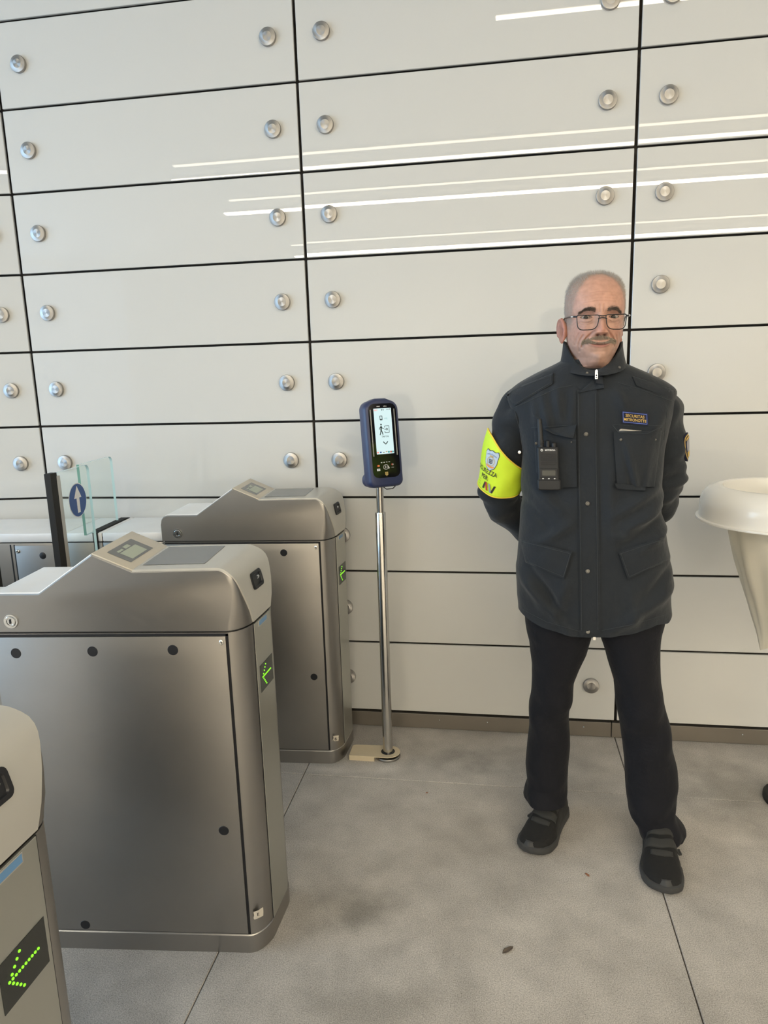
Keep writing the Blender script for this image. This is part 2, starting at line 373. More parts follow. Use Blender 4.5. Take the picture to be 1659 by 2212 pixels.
def make_turnstile():
    t = thing('turnstile', '', 'turnstile', (1.33, 0, 0), 'turnstiles in a row')
    ds = [0, .0025, .006, .012, .02, .03, .042, .052, .062]
    tt = [-HW+d for d in ds] + [HW-d for d in ds[::-1]]
    G().loft([head_slice(a) for a in tt]).build('head', MAT['steel'], t, smooth=28)
    def plan(z, off=0.):
        P = [(.68-off, HW+off, z), (.68-off, -HW-off, z)]
        for sgn in (-1, 1):
            for k in range(9):
                a = math.radians(90*k/8)
                P.append((1.345-.062+(.062+off)*(math.sin(a) if sgn < 0 else math.cos(a)), sgn*(HW-.062+(.062+off)*(math.cos(a) if sgn < 0 else math.sin(a))), z))
        return P
    G().loft([plan(.05), plan(.8925)]).build('body', MAT['steel'], t, smooth=28)
    G().loft([plan(.0, .002), plan(.051, .002), plan(.0535, 0)]).build('plinth', MAT['steel'], t, smooth=28)
    G().loft([plan(.89, -.006), plan(.90, -.006)]).build('shadow_gap', MAT['black'], t, smooth=28)
    # doors on both sides, dark gap round them
    for s in (-1, 1):
        g = G(); y0 = s*(HW+.0006)
        for x0, x1, z0, z1 in ((1.283, 1.292, .057, .889), (.69, 1.292, .884, .8905), (.69, 1.292, .0565, .0595)):
            g.box(x0, x1, min(y0, s*(HW-.01)), max(y0, s*(HW-.01)), z0, z1)
        g.build('door_gap', MAT['black'], t, smooth=0)
        g = G().box(.69, 1.283, min(s*(HW+.0035), s*HW), max(s*(HW+.0035), s*HW), .0595, .884)
        dr = g.build('side_door', MAT['steel'], t, smooth=30, bevel=.0012, seg=2)
        for hx, hz in ((.745, .843), (.940, .847), (1.141, .850), (1.230, .362), (.833, .075)):
            G().lathe([(.0, s*(HW+.0042)), (.0125, s*(HW+.0042)), (.0138, s*(HW+.0030))], (hx, 0, hz), n=24, axis=1).build('hole_plug', MAT['black'], dr, smooth=40)
        g = G().lathe([(.0, s*(HW+.0060)), (.0035, s*(HW+.0058)), (.0038, s*(HW+.0075)), (.0068, s*(HW+.0062)), (.0075, s*(HW+.003))], (1.268, 0, .870), n=16, axis=1)
        g.build('screw', MAT['chrome'], dr, smooth=30)
    # key lock
    kl = G().lathe([(.0, -HW-.004), (.0085, -HW-.004), (.0095, -HW-.006), (.0125, -HW-.006), (.0140, -HW-.003), (.0175, -HW-.003), (.019, -HW+.001)], (.742, 0, .925), n=28, axis=1).build('key_lock', MAT['chrome'], t, smooth=30)
    G().box(.740, .744, -HW-.0055, -HW-.003, .920, .931).build('keyhole', MAT['black'], kl, smooth=0)
    # champagne cover on the slope with its display, grey cover on the flat
    def onslope(u, y, h):   # u 0..1 from peak to valley
        nx, nz = .043, .096; L = math.hypot(nx, nz)
        return (.962+.096*u+h*nx/L, y, 1.09-.043*u+h*nz/L)
    g = G().add([onslope(-.005, -HW+.001, .0), onslope(1.0, -HW+.001, 0), onslope(1.0, HW-.001, 0), onslope(-.005, HW-.001, 0),
                 onslope(-.0, -HW+.001, .004), onslope(.985, -HW+.001, .004), onslope(.985, HW-.001, .004), onslope(-.0, HW-.001, .004)],
                [(0, 3, 2, 1), (4, 5, 6, 7), (0, 1, 5, 4), (1, 2, 6, 5), (2, 3, 7, 6), (3, 0, 4, 7)])
    cv = g.build('display_cover', MAT['beige'], t, smooth=30, bevel=.001)
    # cover sheet that runs over the flat, round the nose and down the end, narrowing to the end plate
    prof = [(1.0575, 1.0475), (1.10, 1.0485), (1.18, 1.0495), (1.25, 1.0500), (1.275, 1.0500)] + [(Eend(z), z) for z in (1.048, 1.045, 1.040, 1.034, 1.026, 1.016, 1.004, .99, .97, .95, .93, .912, .8985)]
    top_, bot_ = [], []
    for k, (x, z) in enumerate(prof):
        x0, z0 = prof[max(k-1, 0)]; x1, z1 = prof[min(k+1, len(prof)-1)]; L = math.hypot(x1-x0, z1-z0); nx, nz = -(z1-z0)/L, (x1-x0)/L
        h = HW-.0008 if x < 1.27 else HW-.0008-(Rcor(z)-.003)*1.02
        row = lambda e, q: [(x+nx*e, y, z+nz*e) for y in np.linspace(-q, q, 13)]
        top_.append(row(.0034, h-.0006)); bot_.append(row(-.002, h))
    rings = [[*top_[k], *bot_[k][::-1]] for k in range(len(prof))]
    G().loft(rings).build('reader_cover', MAT['cover_grey'], t, smooth=40)
    # added sheet with daylight glare in its pale colour, on the low shoulder and the rise behind the display
    prof = [(.700, .9915), (.706, .9945), (.76, .9945), (.818, .9945), (.824, .9965), (.89, 1.0412), (.960, 1.0885)]
    top_, bot_ = [], []
    for k, (x, z) in enumerate(prof):
        x0, z0 = prof[max(k-1, 0)]; x1, z1 = prof[min(k+1, len(prof)-1)]; L = math.hypot(x1-x0, z1-z0); nx, nz = -(z1-z0)/L, (x1-x0)/L
        top_.append([(x+nx*.0020, y, z+nz*.0020) for y in (-HW+.0030, HW-.0030)]); bot_.append([(x-nx*.002, y, z-nz*.002) for y in (-HW+.0025, HW-.0025)])
    G().loft([[*top_[k], *bot_[k][::-1]] for k in range(len(prof))]).build('shoulder_glare_sheet', MAT['steel_glare_tone'], t, smooth=40)
    def quad(g, f, u0, u1, y0, y1, h): return g.add([f(u0, y0, h), f(u1, y0, h), f(u1, y1, h), f(u0, y1, h)], [(0, 1, 2, 3)])
    dsp = quad(G(), onslope, .20, .80, -.080, .062, .0046).build('display', MAT['dark_glass'], t, smooth=0)
    quad(G(), onslope, .42, .74, -.056, .036, .0050).build('display_field', MAT['lcd'], dsp, smooth=0)
    quad(G(), onslope, .33, .39, -.056, -.026, .0050).build('display_icon', MAT['lcd'], dsp, smooth=0)
    quad(G(), onslope, .29, .39, -.014, .016, .0050).build('display_icon', MAT['lcd'], dsp, smooth=0)
    g = G().add([(1.0685, -.078, 1.0524), (1.222, -.078, 1.0540), (1.222, .100, 1.0540), (1.0685, .100, 1.0524)], [(0, 1, 2, 3)]); g.build('reader_window', MAT['dark_glass'], t, smooth=0)
    # end face: reader mouth, plate, blue label, led arrow
    def onend(y, z, h=0.):
        e0 = Eend(z); dz = .004; nx, nz = 1.0, -(Eend(z+dz)-Eend(z-dz))/(2*dz); L = math.hypot(nx, nz)
        return (e0+(h+.0034)*nx/L, y, z+(h+.0034)*nz/L)
    oc = (.0, .990)
    def ringpts(w, h, r, dep): return [onend(oc[0]+a, oc[1]+b, dep) for a, b in rrect(w, h, r, 4)]
    g = G(); g.loft([ringpts(.033, .021, .010, -.002), ringpts(.033, .021, .010, .0035), ringpts(.030, .018, .008, .0045), ringpts(.025, .014, .006, .0040), ringpts(.0235, .0125, .005, .0008)], True, True)
    rm = g.build('reader_mouth', MAT['black'], t, smooth=30)
    g = G(); g.loft([[onend(oc[0]+.010+a, oc[1]+.003+b, .0006) for a, b in rrect(.007, .0045, .002, 3)], [onend(oc[0]+.013+a, oc[1]+.003+b*.4, .0024) for a, b in rrect(.004, .002, .001, 3)]])
    g.build('reader_lens', MAT['chrome'], rm, smooth=30)
    pl = G().box(1.343, 1.3475, -.056, .056, .054, .8915).build('end_plate', MAT['end_plate'], t, smooth=0, bevel=.001)
    G().box(1.3445, 1.346, -.0585, .0585, .054, .8915).build('plate_gap', MAT['black'], t, smooth=0)
    X = 1.3475
    G().box(X-.001, X+.0015, -.030, .026, .874, .890).build('label_frame', MAT['trim_steel'], pl, smooth=0)
    G().box(X-.001, X+.0018, -.027, .024, .876, .888).build('blue_label', MAT['blue_label'], pl, smooth=0)
    G().box(X-.001, X+.0008, -.040, .048, .700, .772).build('led_window', MAT['led_panel'], pl, smooth=0)
    g = G(); c = (-.026, .737)
    pts = [(c[0]+.0062*k, c[1]) for k in range(10)] + [(c[0]+.0058*k, c[1]+s*.0066*k) for k in range(1, 5) for s in (-1, 1)]
    for y, z in pts: g.lathe([(.0021, X+.0008), (.0019, X+.0020), (.0, X+.0026)], (0, y, z), n=8, axis=0, cap0=True)
    g.build('led_arrow', MAT['led'], pl, smooth=60)
    def skew(o):                      # the end face is not quite square to the sides
        for c in o.children:
            for v in c.data.vertices: v.co.x += min(1, max(0, (v.co.x-1.25)/.09))*(.13*v.co.y-.0125)
            skew(c)
    skew(t)
    return t
T2 = make_turnstile()
YT = {1: -2.0635, 2: -1.122, 3: -.196}
T3 = copy_tree(T2, (0, YT[3], 0)); T1 = copy_tree(T2, (-.027, YT[1], 0)); T2.location.y = YT[2]
for t, a in ((T1, 5.3), (T2, 5.3), (T3, 3.5)): t.rotation_euler.z = math.radians(a)   # the row stands a few degrees off the wall
T1['label'] = 'nearest steel turnstile in the bottom corner, mostly cut off, its green arrow largest'
T2['label'] = 'steel turnstile in the middle of the row with a torn paper sticker reading E'
T3['label'] = 'steel turnstile next to the glass wall and the ticket reader, sticker reading 6'
def sticker(t, yt, body, dz, poly, h):
    yo = -HW
    def on(x, z):   # on the rounded corner column
        a = min(max((x-1.283)/.062, 0), .999); return yo+.062-.062*math.sqrt(1-a*a)
    cx, cz = 1.301, dz
    g = G(); n = len(poly)
    g.add([(cx+a, on(cx+a, 0)-.0008, cz+b) for a, b in poly] + [(cx, on(cx, 0)-.0012, cz)], [(i, (i+1) % n, n) for i in range(n)])
    s = g.build('sticker', MAT['paper'], None, smooth=0)
    s.parent = t; s.matrix_parent_inverse = Matrix.Translation(-ORIGIN[t.name])
    g = G(); flat_text(g, body, 1, lambda a, b: (cx+a+.001, on(cx+a+.001, 0)-.0020, cz+b), height=h, bold=.01)
    o = g.build('sticker_letter', MAT['ink'], None, smooth=0); o.parent = s
sticker(T2, YT[2], 'E', .115, [(-.011, .008), (.002, .011), (.013, .017), (.013, .002), (.012, -.009), (-.002, -.013), (-.010, -.015), (-.012, -.010), (-.010, -.002)], .009)
sticker(T3, YT[3], '6', .105, [(-.008, .012), (.013, .011), (.011, .002), (.012, -.002), (.010, -.012), (-.004, -.011), (-.007, -.004), (-.013, -.010), (-.008, .002)], .013)

# ================================================================ gate cabinets with sliding glass leaves
def gate_cabinet(y0, y1, label):
    yc = (y0+y1)/2
    t = thing('gate_cabinet', label, 'cabinet', (.395, y0, 0), 'gate cabinets with sliding glass'); t.rotation_euler.z = math.radians(4.2)
    ZT = .916
    def shell(nm, x0, x1):
        G().box(x0, x1, y0, y1, .05, .878).build(nm, MAT['steel'], t, smooth=30, bevel=.002)
        G().box(x0, x1, y0, y1, .881, ZT).build('top', MAT['steel_glare_tone'], t, smooth=30, bevel=.005, seg=3)
    for a, b in ((-1.10, .2665), (.2695, .384), (.402, .418), (.421, .668)): shell('housing', a, b)
    G().box(-1.10, .667, y0+.004, y1-.004, .0, .90).build('core', MAT['black'], t, smooth=0)
    G().box(-1.10, .668, y0, y1, .0, .05).build('plinth', MAT['steel'], t, smooth=0)
    G().box(.384, .402, y0-.001, y1-.002, .20, ZT+.001).build('slot_seal', MAT['rubber'], t, smooth=0)
    G().box(.370, .4005, y0+.03, y1-.015, ZT, ZT+.004).build('slot_seal', MAT['rubber'], t, smooth=0)
    d = G().box(.062, .262, y0-.003, y0+.002, .07, .868).build('side_door', MAT['steel'], t, smooth=30, bevel=.001)
    G().box(.040, .046, y0-.0006, y0+.002, .07, .872).build('door_gap', MAT['black'], t, smooth=0)
    G().box(.056, .0615, y0-.0006, y0+.002, .07, .872).build('door_gap', MAT['black'], t, smooth=0)
    G().lathe([(.0, y0-.0037), (.0125, y0-.0037), (.0138, y0-.003)], (.172, 0, .828), n=24, axis=1).build('hole_plug', MAT['black'], d, smooth=40)
    for sx in (.072, .250):
        G().lathe([(.0, y0-.006), (.004, y0-.006), (.0045, y0-.008), (.0072, y0-.006), (.008, y0-.003)], (sx, 0, .846), n=14, axis=1).build('screw', MAT['chrome'], d, smooth=30)
    return t
def leaf(t, x, ya, yb, z0, z1, lead, edge_mat='glass_edge_pale', sign=False):
    """a glass leaf in the plane x, from ya (nearer) to yb; lead = 'near'/'far'/None puts the rubber edged post there"""
    th = .0105; r = .022
    poly = []
    def cor(cy, cz, a0):
        return [(cy+r*math.cos(math.radians(a0+15*k)), cz+r*math.sin(math.radians(a0+15*k))) for k in range(7)]
    poly = [(ya, z0), (yb, z0)] + (cor(yb-r, z1-r, 0) if lead != 'far' else [(yb, z1)]) + (cor(ya+r, z1-r, 90) if lead == 'far' else [(ya, z1)])
    g = G()
    n = len(poly); g.add([(x-th/2, *p) for p in poly] + [(x+th/2, *p) for p in poly], [])
    g.cur = 0; g.f += [tuple(range(n))[::-1], tuple(range(n, 2*n))]; g.mi += [0, 0]
    for i in range(n):
        j = (i+1) % n; g.f.append((i, j, n+j, n+i))
        near_edge = abs(poly[i][0]-ya) < 1e-6 and abs(poly[j][0]-ya) < 1e-6
        g.mi.append(2 if near_edge else 1)
    p = g.build('glass_leaf', [MAT['glass'], MAT['glass_edge_pale'], MAT['glass_edge']], t, smooth=0)
    if lead:
        s = -1 if lead == 'near' else 1; ye = ya if lead == 'near' else yb
        a, b = sorted((ye, ye+s*.040)); G().box(x-.012, x+.012, a, b, z0-.02, z1+.003).build('edge_seal', MAT['rubber'], p, smooth=0, bevel=.002)
        a, b = sorted((ye-s*.018, ye+s*.004)); G().box(x-.0125, x+.0125, a, b, z0-.02, z1-.010).build('edge_strip', MAT['trim_steel'], p, smooth=0, bevel=.001)
    if sign:
        cyy, cz, R = -.425, 1.066, .060
        for sd in (1,):
            xx = x+sd*(th/2)
            sg = G().lathe([(.0, xx+sd*.0006), (R+.003, xx+sd*.0006), (R+.003, xx)], (0, cyy, cz), n=48, axis=0).build('arrow_sign', MAT['sign_white'], p, smooth=0)
            G().lathe([(.0, xx+sd*.0012), (R, xx+sd*.0012)], (0, cyy, cz), n=48, axis=0).build('sign_disc', MAT['sign_blue'], p, smooth=0)
            A = [(-.0095, -.046), (.0095, -.046), (.0095, .008), (.0255, .008), (0, .052), (-.0255, .008), (-.0095, .008)]
            g = G(); g.prism(A, lambda a, b: (xx+sd*.0014, cyy+a, cz+b), lambda a, b: (xx+sd*.0020, cyy+a, cz+b)); g.build('arrow', MAT['sign_white'], p, smooth=0)
    return p
GC3 = gate_cabinet(-.312, -.020, 'low steel gate cabinet against the glass wall with a blue arrow on its glass leaf')
leaf(GC3, .395, -.555, -.318, .22, 1.184, 'near', sign=True)
leaf(GC3, .380, -.360, -.092, .918, 1.188, None)
GC2 = gate_cabinet(-1.238, -1.006, 'steel gate cabinet behind the middle turnstile, its glass leaf at the frame edge')
leaf(GC2, .395, -1.0, -.868, .22, 1.184, 'far')
# ================================================================ ticket validator on its pole
PX, PY = 1.500, -.240
MAT['navy'] = pbr('navy_plastic', (.026, .036, .095), rough=.40, bump=.03, bscale=500)
MAT['face_black'] = pbr('black_glass_face', (.006, .006, .008), rough=.10, spec=.5)
MAT['screen'] = pbr('lit_screen', (.04, .05, .05), rough=.2, emit=(.74, .95, .96), estr=.92)
MAT['icon'] = pbr('icon_dark', (.012, .03, .035), rough=.4)
MAT['white_print'] = pbr('white_print', (.75, .75, .75), rough=.5)
MAT['light_bar'] = pbr('frosted_bar', (.30, .30, .28), rough=.3)
MAT['red_print'] = pbr('red_print', (.55, .06, .03), rough=.5)
MAT['orange_print'] = pbr('orange_print', (.80, .30, .08), rough=.5)
MAT['blue_print'] = pbr('blue_print', (.04, .12, .40), rough=.5)
MAT['teal_print'] = pbr('teal_print', (.05, .40, .45), rough=.5)
MAT['pale_red_lit'] = pbr('red_lit', (.5, .1, .1), rough=.4, emit=(.85, .25, .22), estr=.8)
MAT['gold_print'] = pbr('gold_print', (.50, .36, .12), rough=.45)
MAT['cable_cover'] = pbr('cream_plastic', (.62, .53, .38), rough=.5, noise=.06, nscale=30)
val = thing('ticket_validator', 'navy blue ticket reader with a lit TAP IN screen on a steel pole', 'ticket reader', (PX, PY, 0))
G().lathe([(.0485, .0), (.0485, .006), (.046, .009), (.022, .010), (.0195, .012)], (PX, PY, 0), n=40, cap0=True).build('foot_disc', MAT['steel'], val, smooth=30)
G().lathe([(.0193, .008), (.0193, .983), (.0185, .985), (.0138, .985)], (PX, PY, 0), n=32).build('pole_sleeve', MAT['pole'], val, smooth=30)
G().lathe([(.0137, .95), (.0137, 1.13)], (PX, PY, 0), n=28, cap1=True).build('pole', MAT['pole'], val, smooth=40)
# cream cable cover running from the turnstile round the pole
P = [(1.352, PY-.045), (1.505, PY-.045)] + [(PX+.048*math.cos(a), PY+.045*math.sin(a)) for a in [math.radians(-60+15*k) for k in range(11)]] + [(1.365, PY+.038), (1.352, PY+.03)]
g = G(); g.prism(P, lambda a, b: (a, b, .017), lambda a, b: (a, b, .0205)); cc = g.build('cable_cover', MAT['cable_cover'], val, smooth=30)
G().box(1.352, 1.452, PY-.045, PY+.036, .0, .017).build('cover_skirt', MAT['cable_cover'], cc, smooth=0)
G().lathe([(.0275, .0209), (.0195, .0209)], (PX, PY, 0), n=32).build('collar_hole', MAT['black'], cc, smooth=0)
AZ, TL = math.radians(33), math.radians(7)
fa = np.array([math.cos(AZ), math.sin(AZ), 0]); fn = np.array([math.sin(AZ)*math.cos(TL), -math.cos(AZ)*math.cos(TL), math.sin(TL)]); fu = np.cross(fa, -fn)*1.0
fu = np.array([-math.sin(AZ)*math.sin(TL), math.cos(AZ)*math.sin(TL), math.cos(TL)])
VO = np.array([PX, PY, 1.240])
def VL(a, b, c): return tuple(VO + fa*a + fn*b + fu*c)
HWv = .0665
def house_outline(s=1., ins=0.):
    P = []
    w, h = HWv-ins, .158-ins
    for cx, cz, r, a0 in ((w-.034, h-.030, .034, 0),): pass
    def arc(cx, cz, rx, rz, a0, a1, n=7): return [(cx+rx*math.cos(math.radians(a0+(a1-a0)*k/n)), cz+rz*math.sin(math.radians(a0+(a1-a0)*k/n))) for k in range(n+1)]
    rt, rb = .032-ins*.4, .022-ins*.4
    P += arc(w-rt, h-rt-.008, rt, rt, 0, 78)
    P += [(.02, h-.0006), (-.02, h-.0006)]
    P += arc(-w+rt, h-rt-.008, rt, rt, 102, 180)
    P += arc(-w+rb, -h+rb, rb, rb, 180, 270)
    P += arc(w-rb, -h+rb, rb, rb, 270, 360)
    return P
rings = []
for ins, b in ((.012, -.010), (.004, -.004), (.0, .006), (.0, .040), (.003, .050), (.008, .0545), (.011, .0555)):
    rings.append([VL(a, b, c) for a, c in house_outline(1, ins)])
hs = G().loft(rings).build('housing', MAT['navy'], val, smooth=35)
g = G(); rb_ = []
for ins, b0 in ((.0, -.026), (.0, .012)):
    rb_.append([VL(a*(1), b0, -.130+c) for a, c in rrect(.064, .026, .024, 6)])
rb_.insert(0, [VL(a, -.036, -.130+c) for a, c in rrect(.054, .016, .015, 6)])
g.loft(rb_).build('rear_bulge', MAT['navy'], val, smooth=40)
FB = .0558
def fpanel(a0, a1, c0, c1, b0, b1, r=.004):
    P = [(a+(a0+a1)/2, c+(c0+c1)/2) for a, c in rrect((a1-a0)/2, (c1-c0)/2, min(r, (a1-a0)/2.01, (c1-c0)/2.01), 3)]
    return G().prism(P, lambda a, c: VL(a, b0, c), lambda a, c: VL(a, b1, c))
ff = fpanel(-.0525, .0535, -.124, .138, FB-.004, FB+.0008, .022).build('front_panel', MAT['face_black'], val, smooth=30)
scn = fpanel(-.0330, .0345, -.040, .121, FB, FB+.0012, .0008).build('screen', MAT['screen'], val, smooth=0)
for s in (-1, 1): fpanel(s*.0455-.0018, s*.0455+.0018, -.047, .118, FB, FB+.0022, .0017).build('light_bar', MAT['light_bar'], val, smooth=30)
S1 = FB+.0016; F1 = FB+.0013
def VT(a0, c0, b): return lambda a, c: VL(a0+a, b, c0+c)
def vt(name, body, a, c, h, mat, par, b, bold=.0, width=None):
    g = G(); flat_text(g, body, 1, VT(a, c, b), height=h, bold=bold, width=width); return g.build(name, MAT[mat], par, smooth=0)
vt('maker_name', 'solari', -.014, .1285, .0042, 'white_print', ff, F1, .02)
vt('maker_name', 'udine', .012, .1285, .0042, 'white_print', ff, F1, .02)
# status bar
vt('status_text', 'EAV', -.024, .1155, .0055, 'pale_red_lit', scn, S1, .02)
vt('status_text', '01:29', .024, .1165, .0050, 'icon', scn, S1, .02)
for a in (-.002, .004): fpanel(a-.0012, a+.0012, .113, .119, S1-.0006, S1, .0003).build('status_icon', MAT['icon'], scn, smooth=0)
# tablet icon and wallet text
g = G()
for r_ in ((-.0115, -.0095, .080, .095), (-.0035, -.0015, .080, .095), (-.0115, -.0015, .093, .095), (-.0115, -.0015, .080, .0835), (-.0105, -.0025, .0775, .0785)):
    q = fpanel(*r_, S1-.0006, S1, .0003); g.add(q.v, q.f)
g.build('tablet_icon', MAT['icon'], scn, smooth=0)
vt('wallet_text', 'WSJ', .011, .084, .0065, 'teal_print', scn, S1, -.01)
# walking person
g = G()
def stroke(pts, w):
    for (a0, c0), (a1, c1) in zip(pts[:-1], pts[1:]):
        L = math.hypot(a1-a0, c1-c0); na, nc = -(c1-c0)/L*w/2, (a1-a0)/L*w/2
        g.prism([(a0+na, c0+nc), (a0-na, c0-nc), (a1-na, c1-nc), (a1+na, c1+nc)], lambda a, c: VL(a, S1-.0006, c), lambda a, c: VL(a, S1, c))
g.prism([(-.0085+.0030*math.cos(k*.524), .0640+.0034*math.sin(k*.524)) for k in range(12)], lambda a, c: VL(a, S1-.0006, c), lambda a, c: VL(a, S1, c))
stroke([(-.0085, .0585), (-.0100, .044)], .0052); stroke([(-.0100, .057), (-.0150, .052), (-.0165, .0465)], .0022)
stroke([(-.0075, .056), (-.0035, .050), (.0015, .0495)], .0022); stroke([(-.0095, .045), (-.0060, .037), (-.0035, .028)], .0030)
stroke([(-.0100, .045), (-.0120, .036), (-.0150, .0275)], .0030)
g.build('walker_icon', MAT['icon'], scn, smooth=0)
g = G(); stroke([(.0045, .053), (.0045, .0585), (.0215, .0585), (.0215, .0345), (.0045, .0345), (.0045, .041)], .0016)
stroke([(.0035, .047), (.0150, .047)], .0020); stroke([(.0115, .0515), (.0155, .047), (.0115, .0425)], .0022)
g.build('door_icon', MAT['icon'], scn, smooth=0)
vt('screen_text', 'TAP IN', .0035, .0215, .0062, 'icon', scn, S1, .012)
g = G(); stroke([(-.0050, .0035), (.0040, -.0060), (.0130, .0035)], .0030); g.build('chevron', MAT['icon'], scn, smooth=0)
for k, (a, m) in enumerate(((-.0285, 'pale_red_lit'), (-.0175, 'blue_print'), (-.0060, 'light_bar'), (.0055, 'gold_print'), (.0140, 'teal_print'), (.0225, 'red_print'), (.0300, 'teal_print'))):
    fpanel(a-.0034, a+.0030, -.0365+(.003 if k == 3 else 0), -.0310-(.002 if k == 2 else 0), S1-.0006, S1, .0004).build('language_flag', MAT[m], scn, smooth=0)
# keys, contactless mark and card marks under the screen
for k in range(4): fpanel(-.0205+.0100*k, -.0150+.0100*k, -.0715+.0006*k, -.0680, F1-.0006, F1, .001).build('status_lamp', MAT['white_print'], ff, smooth=0)
g = G()
def ring2(ca, cc_, ra, rc, w, n=28, b=F1, a0=0, a1=360):
    for k in range(n):
        t0, t1 = math.radians(a0+(a1-a0)*k/n), math.radians(a0+(a1-a0)*(k+1)/n)
        q = [(ca+ra*math.cos(t0), cc_+rc*math.sin(t0)), (ca+ra*math.cos(t1), cc_+rc*math.sin(t1)), (ca+(ra-w)*math.cos(t1), cc_+(rc-w)*math.sin(t1)), (ca+(ra-w)*math.cos(t0), cc_+(rc-w)*math.sin(t0))]
        g.add([VL(a, b, c) for a, c in q], [(0, 1, 2, 3)])
ring2(-.002, -.0865, .0105, .0088, .0011)
for r_ in (.0035, .0055, .0075): ring2(-.0085, -.0865, r_, r_*1.1, .0010, 10, F1, -45, 45)
S1_save = S1; S1 = F1; stroke([(.004, -.0835), (.0125, -.0900)], .0016); stroke([(.0035, -.0870), (.0105, -.0935)], .0016); S1 = S1_save
g.build('contactless_mark', MAT['white_print'], ff, smooth=0)
def disc2(name, a, c, r, m, b=F1, par=None):
    g = G(); g.add([VL(a+r*math.cos(k*.3927), b, c+r*math.sin(k*.3927)) for k in range(16)], [tuple(range(16))]); return g.build(name, MAT[m], par or ff, smooth=0)
disc2('card_mark', -.0330, -.0805, .0034, 'red_print'); disc2('card_mark', -.0290, -.0805, .0034, 'orange_print', F1+.0002)
fpanel(-.0375, -.0250, -.0985, -.0905, F1-.0006, F1, .0005).build('card_mark', MAT['white_print'], ff, smooth=0)
vt('card_name', 'VISA', -.0312, -.0945, .0035, 'blue_print', ff, F1+.0003, .03)
disc2('card_mark', .0225, -.0790, .0030, 'red_print'); disc2('card_mark', .0258, -.0790, .0030, 'light_bar', F1+.0002)
vt('card_name', 'V PAY', .0240, -.0895, .0026, 'white_print', ff, F1, .0)
g = G(); g.prism([(-.0065, -.1040), (.0045, -.1040), (.0045, -.1150), (.0015, -.1150), (-.001, -.1195), (-.0035, -.1150), (-.0065, -.1150)], lambda a, c: VL(a, F1-.0006, c), lambda a, c: VL(a, F1, c))
g.build('slot_mark', MAT['gold_print'], ff, smooth=0)
g = G(); ring2(-.001, -.1095, .0032, .0036, .0010, 14, F1+.0003); g.build('slot_mark_ring', MAT['icon'], ff, smooth=0)
# slot lip below
g = G(); g.tube([VL(-.010, .040, -.158), VL(-.002, .046, -.166), VL(.022, .048, -.166), VL(.034, .044, -.158)], .0018, 8); g.build('cable_loop', MAT['rubber'], val, smooth=50)

# ================================================================ litter bin with hanging bag
BX, BY, BZ = 2.802, -.430, 1.052
bn = thing('litter_bin', 'white ring litter bin with a translucent bag at the frame edge', 'bin', (BX, BY, 0))
prof = [(.166, -.012), (.166, .050), (.169, .056), (.176, .0585), (.190, .056), (.212, .046), (.228, .028), (.2345, .006), (.2350, -.010)]
lip = [(.2350, -.0105), (.2352, -.0420), (.2440, -.0440), (.2450, -.0470), (.2440, -.0500), (.170, -.0505), (.166, -.012)]
G().lathe(prof + lip, (BX, BY, BZ), n=72).build('ring', MAT['bin_white'], bn, smooth=40)
MAT['bag'] = NT('translucent_bag').set(Base_Color=(.84, .81, .74), Roughness=.35).m
_b = MAT['bag'].node_tree; _p = _b.nodes['Principled BSDF']
_tl = _b.nodes.new('ShaderNodeBsdfTranslucent'); _tl.inputs[0].default_value = (.88, .85, .76, 1)
_mx = _b.nodes.new('ShaderNodeMixShader'); _mx.inputs[0].default_value = .5
_b.links.new(_p.outputs[0], _mx.inputs[1]); _b.links.new(_tl.outputs[0], _mx.inputs[2]); _b.links.new(_mx.outputs[0], _b.nodes['Material Output'].inputs['Surface'])
rows = []
for k in range(29):
    s = k/28; z = BZ+.0-.012-(.455)*s
    row = []
    for i in range(72):
        a = 2*math.pi*i/72
        r = .163*(1-s)+(.030)*s
        flat = s**1.3                        # the bag narrows towards a flat welded bottom running along x
        rx = .163*(1-.62*s-.12*s*s)+ .0*flat; ry = .163*(1-s)**.8+.006
        w = .009*math.sin(7*a+3*s)*math.sin(math.pi*min(1, s*1.5))*(1-.5*s) + .007*math.sin(13*a-5*s)*s*(1-s)*2
        x = BX+.014*s+(rx+w)*math.cos(a); y = BY+(ry+w*(1-s))*math.sin(a)
        row.append((x, y, z+(-.018 if s > .9 else 0)*max(0, -math.cos(a))*(s-.9)*10+.03*s*max(0, math.cos(a))))
    rows.append(row)
bg_ = G().loft(rows, False, True).build('bag', MAT['bag'], bn, smooth=60)
bg_.modifiers.new('film', 'SOLIDIFY').thickness = .0006
G().tube([(BX-.05, BY+.05, BZ+.005), (BX-.055, BY+.02, BZ+.018), (BX-.045, BY+.00, BZ+.008)], .0025, 8).build('bag_hook', MAT['chrome'], bn, smooth=50)
BPX, BPY = BX+.150, BY+.045
G().lathe([(.112, .0), (.112, .012), (.104, .020), (.03, .026)], (BPX, BPY, 0), n=40, cap0=True, cap1=True).build('stand_base', MAT['rubber'], bn, smooth=35)
G().tube([(BPX, BPY, .02), (BPX+.02, BPY+.16, .10), (BPX+.02, BPY+.175, .96), (BPX-.02, BPY+.12, BZ-.03)], .014, 12).build('stand_post', MAT['bin_white'], bn, smooth=50)
